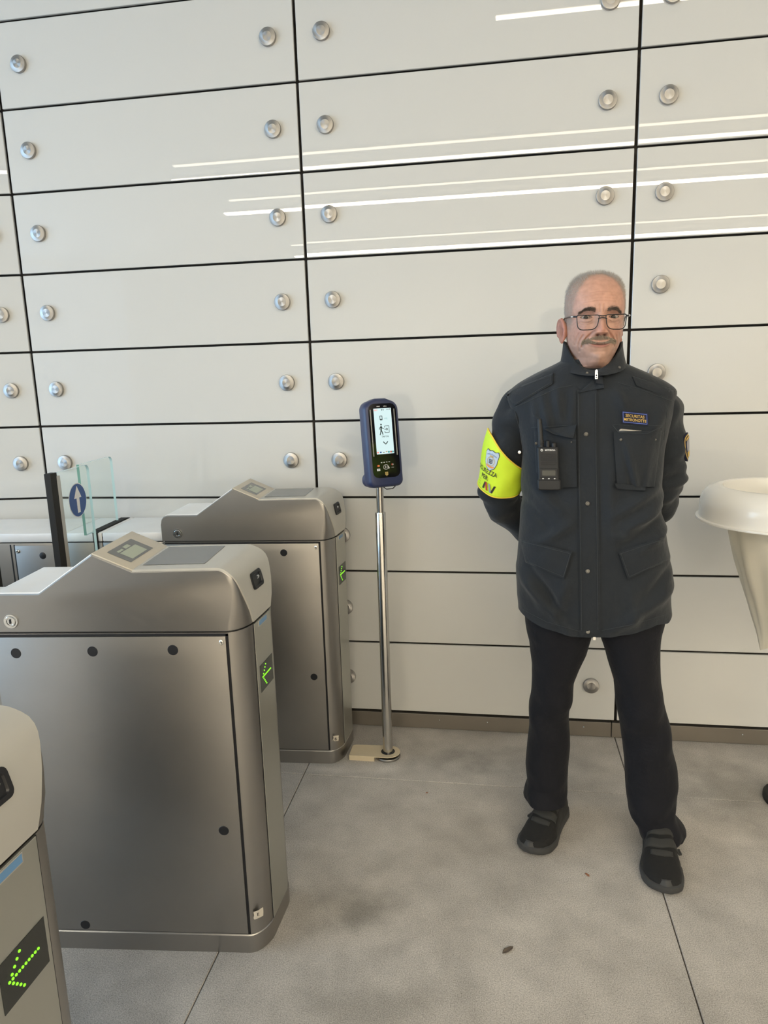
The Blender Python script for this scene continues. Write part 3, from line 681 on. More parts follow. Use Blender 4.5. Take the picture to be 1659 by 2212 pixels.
# ================================================================ the guard
MAT['cloth'] = None
def cloth(name, col, rough=.85, sheen=.15, bump=.35, scale=900.):
    M = NT(name); M.set(Roughness=rough); M.b.inputs['Specular IOR Level'].default_value = .32
    M.b.inputs['Sheen Weight'].default_value = sheen; M.b.inputs['Sheen Roughness'].default_value = .5
    tc = M.n('ShaderNodeTexCoord')
    nz = M.n('ShaderNodeTexNoise', Scale=7.0, Detail=4.0); M.l(tc.outputs['Object'], nz.inputs['Vector'])
    mx = M.n('ShaderNodeMix', data_type='RGBA'); mx.inputs[6].default_value = (*[c*.85 for c in col], 1); mx.inputs[7].default_value = (*[c*1.15 for c in col], 1)
    M.l(nz.outputs['Fac'], mx.inputs[0]); M.l(mx.outputs[2], M.b.inputs['Base Color'])
    fb = M.n('ShaderNodeTexNoise', Scale=scale, Detail=2.0); M.l(tc.outputs['Object'], fb.inputs['Vector'])
    cr = M.n('ShaderNodeTexNoise', Scale=38.0, Detail=3.0); M.l(tc.outputs['Object'], cr.inputs['Vector'])
    b1 = M.n('ShaderNodeBump', Strength=bump, Distance=.0008); M.l(fb.outputs['Fac'], b1.inputs['Height'])
    b2 = M.n('ShaderNodeBump', Strength=.6, Distance=.004); M.l(cr.outputs['Fac'], b2.inputs['Height']); M.l(b1.outputs['Normal'], b2.inputs['Normal'])
    M.l(b2.outputs['Normal'], M.b.inputs['Normal']); return M.m
MAT['jacket'] = cloth('slate_blue_cloth', (.0138, .0172, .0222))
MAT['jacket_in'] = cloth('collar_lining', (.016, .018, .022))
MAT['stitch'] = cloth('stitching', (.034, .040, .046), bump=.1)
MAT['trouser'] = cloth('midnight_cloth', (.0036, .0039, .0072), sheen=.04)
MAT['shoe'] = cloth('black_mesh_shoe', (.0100, .0098, .0098), sheen=.05, bump=.6, scale=500)
MAT['shoe_strap'] = cloth('black_strap', (.030, .030, .029), sheen=.05)
MAT['sole'] = pbr('grey_black_sole', (.040, .040, .040), rough=.7, bump=.1)
MAT['snap'] = pbr('gunmetal_snap', (.10, .096, .09), rough=.35, metal=.9)
MAT['zip'] = pbr('zip_metal', (.75, .75, .75), rough=.2, metal=1.)
MAT['neon'] = pbr('neon_yellow', (.66, .86, .035), rough=.7, noise=.06, nscale=30, bump=.1, bscale=300)
MAT['neon_edge'] = pbr('orange_yellow_binding', (.86, .62, .06), rough=.7)
MAT['navy_patch'] = pbr('navy_patch', (.010, .012, .035), rough=.9, bump=.4, bscale=900)
MAT['blue_thread'] = pbr('blue_thread', (.10, .15, .48), rough=.8)
MAT['gold_thread'] = pbr('gold_thread', (.62, .42, .11), rough=.7)
MAT['crest_blue'] = pbr('crest_pale_blue', (.50, .58, .68), rough=.6)
MAT['crest_dark'] = pbr('crest_outline', (.03, .05, .06), rough=.6)
MAT['crest_grey'] = pbr('crest_grey', (.32, .32, .36), rough=.6)
MAT['frame'] = pbr('black_acetate', (.006, .006, .008), rough=.25)
MAT['lens'] = thin_glass('spectacle_lens', (.96, .97, .96), .8)
MAT['hair'] = pbr('grey_hair', (.42, .395, .365), rough=.6)
MAT['brow'] = pbr('dark_brow_hair', (.125, .095, .078), rough=.8)
MAT['tache'] = pbr('grizzled_moustache', (.35, .29, .225), rough=.7)
MAT['eye_white'] = pbr('eye_white', (.33, .27, .24), rough=.25)
MAT['iris'] = pbr('dark_iris', (.016, .011, .008), rough=.25, spec=.25)
MAT['teeth'] = pbr('teeth', (.42, .38, .32), rough=.3)

man = thing('person', 'grey-haired guard in dark jacket, neon armband and glasses, hands behind his back', 'person', (2.23, -.62, 0))

# ---- torso surface of the jacket: one width and depth profile over height
TZ = [.60, .755, .80, .88, .95, 1.03, 1.10, 1.16, 1.25, 1.32, 1.38, 1.42, 1.45, 1.475, 1.495, 1.512, 1.53]
XL = [1.995, 1.992, 1.986, 1.984, 1.988, 1.996, 1.999, 1.996, 2.000, 1.985, 1.962, 1.950, 1.985, 2.035, 2.078, 2.112, 2.125]
XR = [2.440, 2.439, 2.438, 2.434, 2.423, 2.403, 2.394, 2.391, 2.398, 2.410, 2.425, 2.432, 2.390, 2.335, 2.292, 2.262, 2.255]
YF = [-.770, -.772, -.778, -.786, -.790, -.791, -.790, -.788, -.784, -.774, -.757, -.740, -.725, -.712, -.704, -.700, -.70]
YB = [-.505, -.503, -.500, -.502, -.508, -.512, -.510, -.503, -.496, -.493, -.498, -.508, -.525, -.545, -.562, -.575, -.58]
zf = np.linspace(.60, 1.53, 311)
def smooth_tab(tab):
    a = np.interp(zf, TZ, tab); k = np.exp(-np.linspace(-2, 2, 13)**2); k /= k.sum()
    return np.convolve(np.pad(a, 6, mode='edge'), k, 'valid')
XLs, XRs, YFs, YBs = map(smooth_tab, (XL, XR, YF, YB))
def torso(z):
    return [float(np.interp(z, zf, t)) for t in (XLs, XRs, YFs, YBs)]
FOLDS = [  # x0, z0, x1, z1, height, width : pulled folds and creases on the jacket front
    (2.05, 1.42, 2.07, 1.33, .007, .014), (2.09, 1.43, 2.10, 1.34, .006, .013), (2.03, 1.40, 2.04, 1.33, .006, .010), (2.135, 1.42, 2.125, 1.34, .005, .013),
    (2.03, 1.165, 2.10, 1.10, .006, .016), (2.00, 1.12, 2.07, 1.05, -.005, .014), (2.36, 1.16, 2.25, 1.09, .006, .016), (2.39, 1.13, 2.28, 1.05, .006, .014),
    (2.40, 1.08, 2.27, 1.00, -.005, .015), (2.38, 1.10, 2.32, 1.065, .005, .009), (2.41, 1.04, 2.32, .985, .005, .011), (2.02, .92, 2.11, .80, -.007, .014), (2.00, .90, 2.06, .80, .006, .016),
    (2.44, .86, 2.25, .76, .006, .020), (2.42, .93, 2.36, .86, -.004, .012), (2.12, .88, 2.09, .77, .004, .016), (2.30, .86, 2.31, .75, .004, .020), (2.25, 1.42, 2.27, 1.37, .004, .012),
    (2.37, 1.36, 2.33, 1.30, .004, .018), (2.23, 1.20, 2.235, 1.05, .003, .016), (2.13, 1.06, 2.02, .985, .004, .013), (2.24, 1.03, 2.38, 1.01, .003, .012), (2.02, .87, 2.13, .755, .004, .012)]
def fold(x, z):
    d = 0.
    for x0, z0, x1, z1, a, w in FOLDS:
        dx, dz = x1-x0, z1-z0; t = ((x-x0)*dx+(z-z0)*dz)/(dx*dx+dz*dz); tc_ = min(1, max(0, t))
        q = ((x-x0-tc_*dx)**2+(z-z0-tc_*dz)**2)/(w*w)
        if q < 8: d += 3.0*a*math.exp(-q)*(.55+.45*math.sin(math.pi*tc_))
    d += .0034*math.sin(17*x+23*z+2*math.sin(9*z))+.0022*math.sin(41*x-33*z+1.7*math.sin(21*x))
    return d
def torso_pt(th, z, off=0., dofold=True, n=2.5):
    xl, xr, yf, yb = torso(z); cx, hw, ym, hd = (xl+xr)/2, (xr-xl)/2, (yf+yb)/2, (yb-yf)/2
    c, s = math.cos(th), math.sin(th)
    x = cx+(hw+off)*math.copysign(abs(s)**(2/n), s); y = ym-(hd+off)*math.copysign(abs(c)**(2/n), c)
    if dofold:
        d = fold(x, z)
        f = max(-.2, c); y -= d*f; x += d*.5*s
    return x, y, z
def hem_z(x, c):
    fz = float(np.interp(x, [1.98, 2.02, 2.06, 2.14, 2.19, 2.25, 2.31, 2.38, 2.42, 2.45], [.775, .757, .742, .7245, .722, .727, .739, .758, .752, .775]))
    k = min(1, max(0, (c+.15)/.35)); return fz*k+.765*(1-k)
NT_ = 144; rows = []
zs = list(np.linspace(.745, 1.44, 118)) + list(np.linspace(1.445, 1.512, 16))
ths = [2*math.pi*(i/NT_)+.0 for i in range(NT_)]
ths = [t-.35*math.sin(2*t)*.5 for t in ths]
for k, z in enumerate(zs):
    row = []
    for th in ths:
        x, y, _ = torso_pt(th, z); w = max(0, 1-(z-.745)/.12)
        hz = hem_z(x, math.cos(th)); zz = z+(hz-.745)*w
        if k == 0: zz -= .000
        row.append((x, y, zz))
    rows.append(row)
# turned-in hem
hem_in = [(x*.985+.0333, y*.97-.0195, z+.002) for x, y, z in rows[0]]
hem_up = [(x*.97+.0666, y*.95-.0325, z+.10) for x, y, z in rows[0]]
gt = G(); gt.loft([hem_up, hem_in] + rows, False, True)

# ---- sleeves: lofts along bent arms, creased at the elbow
def catmull(P, n):
    P = [np.array(p, float) for p in P]; P = [2*P[0]-P[1]] + P + [2*P[-1]-P[-2]]; out = []
    for k in range(1, len(P)-2):
        for i in range(n):
            t = i/n; p0, p1, p2, p3 = P[k-1:k+3]
            out.append(.5*((2*p1)+(-p0+p2)*t+(2*p0-5*p1+4*p2-p3)*t*t+(-p0+3*p1-3*p2+p3)*t**3))
    out.append(P[-2]); return out
def make_sleeve_frames(path, rad, n=14):
    pts = catmull([(*p, r) for p, r in zip(path, rad)], n)
    C_ = [p[:3] for p in pts]; Rr = [p[3] for p in pts]; fr = []; up = np.array([0, -1., 0])
    for k, p in enumerate(C_):
        t = C_[min(k+1, len(C_)-1)]-C_[max(k-1, 0)]; t /= np.linalg.norm(t)
        a = up-t*(up@t); a /= np.linalg.norm(a); up = a
        fr.append((p, t, a, np.cross(t, a), Rr[k]))
    return fr
def sleeve_rings(fr, seed, n=48, off=0., k0=0, k1=None, crease=1.):
    rings = []; k1 = k1 or len(fr)
    for k in range(k0, k1):
        p, t, a, b, r = fr[k]; s = k/len(fr); ring = []
        for i in range(n):
            q = 2*math.pi*i/n
            el = math.exp(-((s-.50)/.13)**2)
            w = (.0055*math.sin(2*math.pi*s*15+2.2*math.sin(q+seed)+seed)*el*(.4+.6*max(0, math.cos(q-1.2-seed)))
                 + .0030*math.sin(2*math.pi*s*6+1.5*math.cos(q*2+seed)) + .0022*math.sin(3*q+s*19+seed)
                 + .004*math.exp(-((s-.12)/.08)**2)*math.sin(5*q+seed*2))*crease
            ring.append(p+(r+off+w)*(math.cos(q)*a+math.sin(q)*b))
        rings.append(ring)
    return rings
PR = [(2.035, -.628, 1.390), (1.995, -.628, 1.368), (1.974, -.622, 1.325), (1.953, -.610, 1.250), (1.940, -.590, 1.170), (1.932, -.560, 1.105), (1.955, -.520, 1.050), (2.020, -.470, .985), (2.095, -.440, .930)]
RR = [.052, .062, .0605, .0600, .0585, .0570, .0540, .0490, .0440]
PL = [(2.340, -.628, 1.390), (2.374, -.628, 1.372), (2.394, -.622, 1.325), (2.408, -.610, 1.250), (2.413, -.590, 1.170), (2.415, -.560, 1.105), (2.400, -.520, 1.050), (2.345, -.470, .985), (2.270, -.440, .935)]
RL = [.052, .062, .0610, .0600, .0585, .0560, .0530, .0490, .0440]
fr_r = make_sleeve_frames(PR, RR); fr_l = make_sleeve_frames(PL, RL)
sr = sleeve_rings(fr_r, .4, crease=1.5); sl = sleeve_rings(fr_l, 2.1, crease=1.5)
gt.loft(sr, True, True); gt.loft(sl, True, True)
jacket = gt.build('jacket', MAT['jacket'], man, smooth=60)
bvh_j = BVHTree.FromPolygons([Vector(p) for p in gt.v], gt.f)
def ray_of(u, v):
    d = FWD*FPX+RGT*(u-829.5)-UPV*(v-1106); return d/np.linalg.norm(d)
def drape(u, v, bvh=None, off=0.):
    """the point of the garment seen at a place of the tailor's view, moved out by off"""
    d = ray_of(u, v); hit = (bvh or bvh_j).ray_cast(Vector(CAM), Vector(d))
    if hit[0] is None:
        best = (bvh or bvh_j).find_nearest(Vector(CAM+d*2.12)); p = np.array(best[0])
    else: p = np.array(hit[0])
    return p-d*off
def bil(Q, s, t):      # Q = TL, TR, BR, BL
    (a, b, c, d) = [np.array(q, float) for q in Q]
    return (a*(1-s)+b*s)*(1-t)+(d*(1-s)+c*s)*t
def patch(name, Q, off, mat, parent, nu=14, nv=14, rim=.18, bvh=None, puff=0., bulge=None, flat=0.):
    """a piece of cloth sewn on the jacket: follows its surface, edges turned down"""
    base = [[drape(*bil(Q, i/nu, j/nv), bvh) for i in range(nu+1)] for j in range(nv+1)]
    if flat:
        c00, c10, c11, c01 = base[0][0], base[0][nu], base[nv][nu], base[nv][0]
        for j in range(nv+1):
            for i in range(nu+1):
                s, t = i/nu, j/nv; pl = (c00*(1-s)+c10*s)*(1-t)+(c01*(1-s)+c11*s)*t; base[j][i] = base[j][i]*(1-flat)+pl*flat
    g = G(); P = []
    for j in range(-1, nv+2):
        row = []
        for i in range(-1, nu+2):
            ii, jj = min(max(i, 0), nu), min(max(j, 0), nv); p = base[jj][ii]; d = p-CAM; d /= np.linalg.norm(d)
            edge = i < 0 or j < 0 or i > nu or j > nv
            s, t = ii/nu, jj/nv
            h = off+puff*math.sin(math.pi*s)*math.sin(math.pi*t)+(bulge(s, t) if bulge else 0)
            row.append(p-d*(h if not edge else -.003))
        P.append(row)
    g.grid(P); o = g.build(name, mat, parent, smooth=55)
    bv = BVHTree.FromPolygons([Vector(p) for p in g.v], g.f); return o, bv
def seam(name, pts, parent, mat='stitch', r=.0007, off=.0012, bvh=None, n=16, sub=True):
    P = []
    for (u0, v0), (u1, v1) in zip(pts[:-1], pts[1:]):
        for k in range(n): P.append(drape(u0+(u1-u0)*k/n, v0+(v1-v0)*k/n, bvh, off))
    P.append(drape(*pts[-1], bvh, off)); return G().tube(P, r, 5).build(name, MAT[mat], parent, smooth=60)
def snap(u, v, parent, bvh=None, r=.0062, mat='snap', name='snap_button', off=.0):
    c = drape(u, v, bvh, off); d = ray_of(u, v)
    a = np.cross(d, [0, 0, 1.]); a /= np.linalg.norm(a); b = np.cross(a, d); g = G(); rings = []
    for rr, h in ((1.0, -.001), (1.0, .0012), (.9, .0022), (.62, .0024), (.5, .0017), (.05, .0018)):
        rings.append([c-d*h+r*rr*(math.cos(k*.3927)*a+math.sin(k*.3927)*b) for k in range(16)])
    return g.loft(rings).build(name, MAT[mat], parent, smooth=35)

# ---- placket, yoke seams, pockets, flaps, epaulettes
plk, bv_p = patch('placket', [(1246, 842), (1290, 842), (1298, 1377), (1253, 1383)], .0035, MAT['jacket'], jacket, 6, 60)
seam('placket_seam', [(1286, 850), (1292, 1374)], plk, bvh=bv_p, n=40); seam('placket_seam', [(1249, 850), (1257, 1376)], plk, bvh=bv_p, n=40)
for u, v in ((1266, 938), (1269, 1088), (1269.5, 1234), (1270, 1365)): snap(u, v, plk, bv_p)
pk_r, bv_pr = patch('chest_pocket', [(1153, 930), (1244, 928), (1246, 1052), (1160, 1056)], .011, MAT['jacket'], jacket, 16, 20, puff=.006, flat=.3)
def bellow(s, t):   # bellows pocket: hangs open at the top, tapered folds below
    return .010*math.exp(-((s-.18-.35*t)/.07)**2)*t - .006*math.exp(-((s-.08-.28*t)/.05)**2)*t + .008*(1-t)*math.sin(math.pi*s) + .010*math.exp(-((s-.88+.12*t)/.08)**2)*t
pk_l, bv_pl = patch('chest_pocket', [(1325, 932), (1430, 930), (1414, 1052), (1333, 1050)], .010, MAT['jacket'], jacket, 24, 24, puff=.008, bulge=bellow, flat=.3)
patch('pocket_fold', [(1327, 1044), (1395, 1050), (1394, 1060), (1333, 1056)], .014, MAT['jacket'], jacket, 10, 4, flat=.3)
seam('pocket_edge', [(1324, 918), (1431, 920)], jacket, n=24); seam('pocket_edge', [(1324, 919), (1336, 934), (1398, 937), (1430, 922)], jacket, n=10, off=.018)
fl_r, bv_fr = patch('pocket_flap', [(1177, 928), (1245, 918), (1238, 947), (1196, 938)], .020, MAT['jacket'], jacket, 12, 8, bulge=lambda s, t: .010*math.sin(3.1*s)*t+.006*math.sin(7*s)*(1-t), flat=.4)
seam('flap_seam', [(1147, 924), (1245, 918)], jacket, n=18)
snap(1218, 943, fl_r, bv_fr, .0062, 'zip'); snap(1158, 958, jacket, bv_pr, .0040); snap(1234, 955, jacket, bv_pr, .0022)
snap(1341, 950, jacket, bv_pl, .0040, 'snap'); snap(1416, 950, jacket, bv_pl, .0032)
fw_r, bv_a = patch('lower_flap', [(1122, 1164), (1236, 1192.5), (1218, 1251), (1135, 1215)], .010, MAT['jacket'], jacket, 16, 10, puff=.003, flat=.08)
fw_l, bv_b = patch('lower_flap', [(1336, 1192.5), (1433, 1160), (1447, 1209), (1356.5, 1251)], .010, MAT['jacket'], jacket, 16, 10, puff=.003, flat=.08)
seam('flap_seam', [(1124, 1169), (1235, 1197)], fw_r, bvh=bv_a, n=20); seam('flap_seam', [(1232, 1196), (1217, 1246), (1139, 1213)], fw_r, bvh=bv_a, n=14)
seam('flap_seam', [(1338, 1197), (1433, 1165)], fw_l, bvh=bv_b, n=20); seam('flap_seam', [(1341, 1196), (1359, 1246), (1444, 1207)], fw_l, bvh=bv_b, n=14)
ep_r, bv_e = patch('epaulette', [(1085, 846), (1194, 806), (1193, 829), (1112, 877)], .006, MAT['jacket'], jacket, 14, 8, puff=.003, flat=.3)
ep_l, bv_f = patch('epaulette', [(1366, 812), (1459, 838), (1457, 864), (1375, 833)], .006, MAT['jacket'], jacket, 14, 8, puff=.003, flat=.3)
seam('epaulette_seam', [(1090, 850), (1190, 812), (1189, 827), (1114, 872)], ep_r, bvh=bv_e, n=12)
seam('epaulette_seam', [(1372, 815), (1455, 841)], ep_l, bvh=bv_f, n=12)
seam('yoke_seam', [(1112, 880), (1205, 838), (1238, 832)], jacket, n=18); seam('yoke_seam', [(1335, 826), (1380, 840), (1455, 868)], jacket, n=18)
seam('armhole_seam', [(1084, 848), (1110, 882), (1126, 940), (1132, 985)], jacket, n=14); seam('armhole_seam', [(1458, 842), (1441, 885), (1434, 950)], jacket, n=14)
for s_, q in (((1126, 1326), (1252, 1371)), ((1300, 1366), (1440, 1336))): pass
seam('hem_seam', [(1128, 1316), (1180, 1343), (1252, 1364)], jacket, n=16); seam('hem_seam', [(1300, 1362), (1362, 1350), (1438, 1328)], jacket, n=16)
# name patch
npq = [(1342.5, 887), (1400.5, 893), (1401, 919.5), (1343.5, 914)]
npt, bv_n = patch('name_patch', npq, .004, MAT['navy_patch'], jacket, 8, 5, flat=.8)
def on_patch(Q, bvh, off):
    def f(a, b):       # a, b in -0.5..0.5
        return drape(*bil(Q, a+.5, .5-b), bvh, off)
    return f
def band(g, f, a0, a1, b0, b1, n=8):
    P = [[f(a0+(a1-a0)*i/n, b) for i in range(n+1)] for b in (b0, b1)]; g.grid(P)
fnp = on_patch(npq, bv_n, .0010)
g = G()
for a0, a1, b0, b1 in ((-.45, .45, .37, .42), (-.45, .45, -.42, -.37), (-.455, -.435, -.42, .42), (.435, .455, -.42, .42)): band(g, fnp, a0, a1, b0, b1)
g.build('patch_border', MAT['blue_thread'], npt, smooth=0)
fnt = on_patch(npq, bv_n, .0013)
for body, b, w in (('SECURITAS', .155, .70), ('METRONOTTE', -.165, .84)):
    g = G(); flat_text(g, body, 1, lambda x, y, b=b: fnt(x+.12*y*.2, b+y), width=w, height=.235, bold=.012); g.build('patch_word', MAT['gold_thread'], npt, smooth=0)
# sleeve badge on his left arm
def arm_point(fr, q, s, off):
    k = min(max(int(s), 0), len(fr)-2); w = s-k; p, _, a, b, r = fr[k]; p2, _, a2, b2, r2 = fr[k+1]
    return (p*(1-w)+p2*w)+(r*(1-w)+r2*w+off)*(math.cos(q)*(a*(1-w)+a2*w)+math.sin(q)*(b*(1-w)+b2*w))
_p, _t, _a, _b, _r = fr_l[40]
ql_out = math.atan2(_b[0], _a[0]); ql_frn = math.atan2(-_b[1], -_a[1]); sgl = 1 if ((ql_frn-ql_out+math.pi) % (2*math.pi)-math.pi) > 0 else -1
def on_left(off):
    def f(x, y):
        ds = np.linalg.norm(fr_l[41][0]-fr_l[40][0]); return tuple(arm_point(fr_l, ql_out+sgl*(math.radians(26)-x/.066), 40.5-y/ds, off))
    return f
def badge(sc, off, mat, name, par, keep=None):
    f = on_left(off); P = [(0, .034), (.012, .033), (.021, .029), (.0245, .020), (.0245, .004), (.021, -.014), (.012, -.030), (0, -.041), (-.012, -.030), (-.021, -.014), (-.0245, .004), (-.0245, .020), (-.021, .029), (-.012, .033)]
    g = G(); n = len(P); R_ = [[f(x*sc*k, y*sc*k) for x, y in P] for k in (1., .66, .33)]
    low = [on_left(-.002)(x*sc, y*sc) for x, y in P]
    g.loft([low]+R_, False, True); return g.build(name, MAT[mat], par, smooth=50)
bdg = badge(1., .0050, 'navy_patch', 'sleeve_badge', jacket); badge(.90, .0056, 'gold_thread', 'badge_border', bdg); badge(.80, .0061, 'navy_patch', 'badge_ground', bdg); badge(.52, .0067, 'crest_grey', 'badge_crest', bdg)
g = G(); f = on_left(.0072); P = [[f(x, y-12*x*x) for x in np.linspace(-.016, .016, 9)] for y in (.026, .020)]; g.grid(P); g.build('badge_ribbon', MAT['gold_thread'], bdg, smooth=0)
g = G(); P = [[f(x, y) for x in np.linspace(-w_, w_, 5)] for y, w_ in ((-.013, .012), (-.022, .010), (-.028, .004))]; g.grid(P); g.build('badge_base', MAT['gold_thread'], bdg, smooth=0)

# ---- stand collar with the open fly flap and zip
def collar_pt(th, t, off=0.):
    c, s = math.cos(th), math.sin(th)
    front = max(0, c)
    zt = 1.562-.080*front**1.6+.003*math.sin(3*th); zb = 1.497-.030*front
    cx, cy = 2.1935, -.640-.012*(1-t)
    rx = .0815+.010*(1-t)-.004*math.sin(math.pi*t)+off; ry = .077+.014*(1-t)+off
    w = .003*math.sin(4*th+1)*math.sin(math.pi*t)
    return (cx+(rx+w)*s, cy-(ry+w)*c, zb+(zt-zb)*t)
NCL = 72
outer = [[collar_pt(-math.pi+2*math.pi*i/NCL, k/10) for i in range(NCL)] for k in range(11)]
innr = [[collar_pt(-math.pi+2*math.pi*i/NCL, 1-k/6, -.0045) for i in range(NCL)] for k in range(7)]
gc = G(); gc.loft(outer+innr, False, False)
col = gc.build('collar', MAT['jacket'], jacket, smooth=70)
bv_c = BVHTree.FromPolygons([Vector(p) for p in gc.v], gc.f)
flp, bv_fp = patch('collar_flap', [(1266, 834), (1301, 803), (1305, 838), (1250, 848)], .006, MAT['jacket'], col, 12, 10, bvh=None, flat=.35, bulge=lambda s, t: .005*t*s+.002*math.sin(5*s+2*t))
patch('fly_lining', [(1285, 806), (1300, 804), (1303, 830), (1287, 828)], .0125, MAT['jacket_in'], col, 6, 8, flat=.6)
for u, v in ((1223, 803), (1268, 806), (1338, 794)): snap(u, v, col, bv_c, .0040)
zc = drape(1288.5, 806, bv_c, .0075); d_ = ray_of(1288.5, 810)
def zp(a, c, h=0.): return tuple(zc+RGT*a+UPV*c-d_*h)
g = G()
for x0, x1, z0, z1 in ((-.0040, -.0022, -.016, .0), (.0022, .0040, -.016, .0), (-.0040, .0040, -.016, -.013), (-.0040, .0040, -.004, -.0005), (-.0022, .0022, -.0095, -.0080)):
    g.prism([(x0, z0), (x1, z0), (x1, z1), (x0, z1)], lambda a, c: zp(a, c, .0), lambda a, c: zp(a, c, .0018))
g.prism([(-.003, .0), (.003, .0), (.0036, .006), (.0010, .010), (-.0010, .010), (-.0036, .006)], lambda a, c: zp(a, c, -.002), lambda a, c: zp(a, c, .0030))
g.build('zip_pull', MAT['zip'], col, smooth=20)
zc = drape(1284, 1358, None, .002)-UPV*.022; d_ = ray_of(1284, 1380); g = G()
g.prism([(-.0035, -.011), (.0035, -.011), (.0035, -.002), (-.0035, -.002)], lambda a, c: zp(a, c, .0), lambda a, c: zp(a, c, .0018)); g.build('zip_pull', MAT['zip'], jacket, smooth=20)

# ---- trousers: two creased legs
def leg_rings(levels, seed, hemc=None):
    Z = [l[0] for l in levels][::-1]; L_ = [l[1] for l in levels][::-1]; R_ = [l[2] for l in levels][::-1]; Yc = [l[3] for l in levels][::-1]; D_ = [l[4] for l in levels][::-1]
    zz = np.linspace(Z[-1], Z[0], 110); rings = []
    k = np.exp(-np.linspace(-2, 2, 5)**2); k /= k.sum()
    def tab(T):
        a = np.interp(zz, Z, T); return np.convolve(np.pad(a, 2, mode='edge'), k, 'valid')
    tl, tr, ty, td = map(tab, (L_, R_, Yc, D_))
    for q, z in enumerate(zz):
        ring = []; low = max(0, 1-(z-.0)/.22); knee = math.exp(-((z-.42)/.09)**2)
        for i in range(56):
            th = 2*math.pi*i/56; c, s = math.cos(th), math.sin(th); n = 2.25
            w = ((.0105)*low*math.sin(58*z+2.1*math.sin(th*1+seed)+1.3*math.cos(2*th)+seed) + .0075*knee*math.sin(40*z+2.5*math.sin(th+seed))
                 + .0030*math.sin(11*z+2*th+seed) + .0035*math.exp(-(c-1)**2/.02)*(1-low)*.8)
            cx, hw = (tl[q]+tr[q])/2, (tr[q]-tl[q])/2
            side = abs(s)**3
            ring.append((cx+(hw+w*(1-.75*side))*math.copysign(abs(s)**(2/n), s), ty[q]-(td[q]+w)*math.copysign(abs(c)**(2/n), c), z))
        rings.append(ring)
    return rings
gl = G()
LR = [(.93, 2.01, 2.24, -.625, .115), (.80, 2.010, 2.240, -.625, .112), (.72, 2.012, 2.228, -.622, .105), (.68, 2.018, 2.218, -.618, .098), (.65, 2.026, 2.2105, -.615, .095), (.617, 2.029, 2.203, -.613, .092), (.57, 2.036, 2.183, -.610, .088), (.52, 2.037, 2.167, -.608, .084),
      (.455, 2.0335, 2.162, -.605, .080), (.43, 2.031, 2.153, -.603, .078), (.355, 2.031, 2.157, -.598, .074), (.28, 2.025, 2.161, -.592, .073), (.21, 2.0195, 2.157, -.590, .076), (.15, 2.026, 2.157, -.592, .078), (.128, 2.016, 2.156, -.596, .082), (.104, 2.012, 2.153, -.600, .084)]
LL = [(.93, 2.20, 2.425, -.630, .115), (.80, 2.205, 2.428, -.630, .112), (.73, 2.222, 2.424, -.632, .105), (.70, 2.232, 2.417, -.634, .101), (.676, 2.241, 2.4145, -.636, .098), (.645, 2.252, 2.414, -.638, .095), (.603, 2.263, 2.416, -.640, .090), (.545, 2.281, 2.420, -.643, .086), (.481, 2.290, 2.433, -.645, .082),
      (.398, 2.303, 2.452, -.648, .079), (.329, 2.317, 2.461, -.650, .077), (.268, 2.324, 2.477, -.652, .077), (.211, 2.328, 2.483, -.655, .078), (.149, 2.333, 2.478, -.660, .080), (.115, 2.339, 2.473, -.664, .082), (.100, 2.343, 2.480, -.666, .084), (.080, 2.362, 2.498, -.668, .084), (.055, 2.368, 2.516, -.668, .082), (.035, 2.372, 2.500, -.668, .080)]
for lv, sd in ((LR, .6), (LL, 2.4)):
    rg = leg_rings(lv, sd)
    inn = [[(np.array(p)*.93+np.mean(rg[0], 0)*.07)+np.array([0, 0, .012*j]) for p in rg[0]] for j in (2, 0)]
    gl.loft([[tuple(p) for p in r] for r in inn] + rg, False, True)
trou = gl.build('trousers', MAT['trouser'], man, smooth=60)

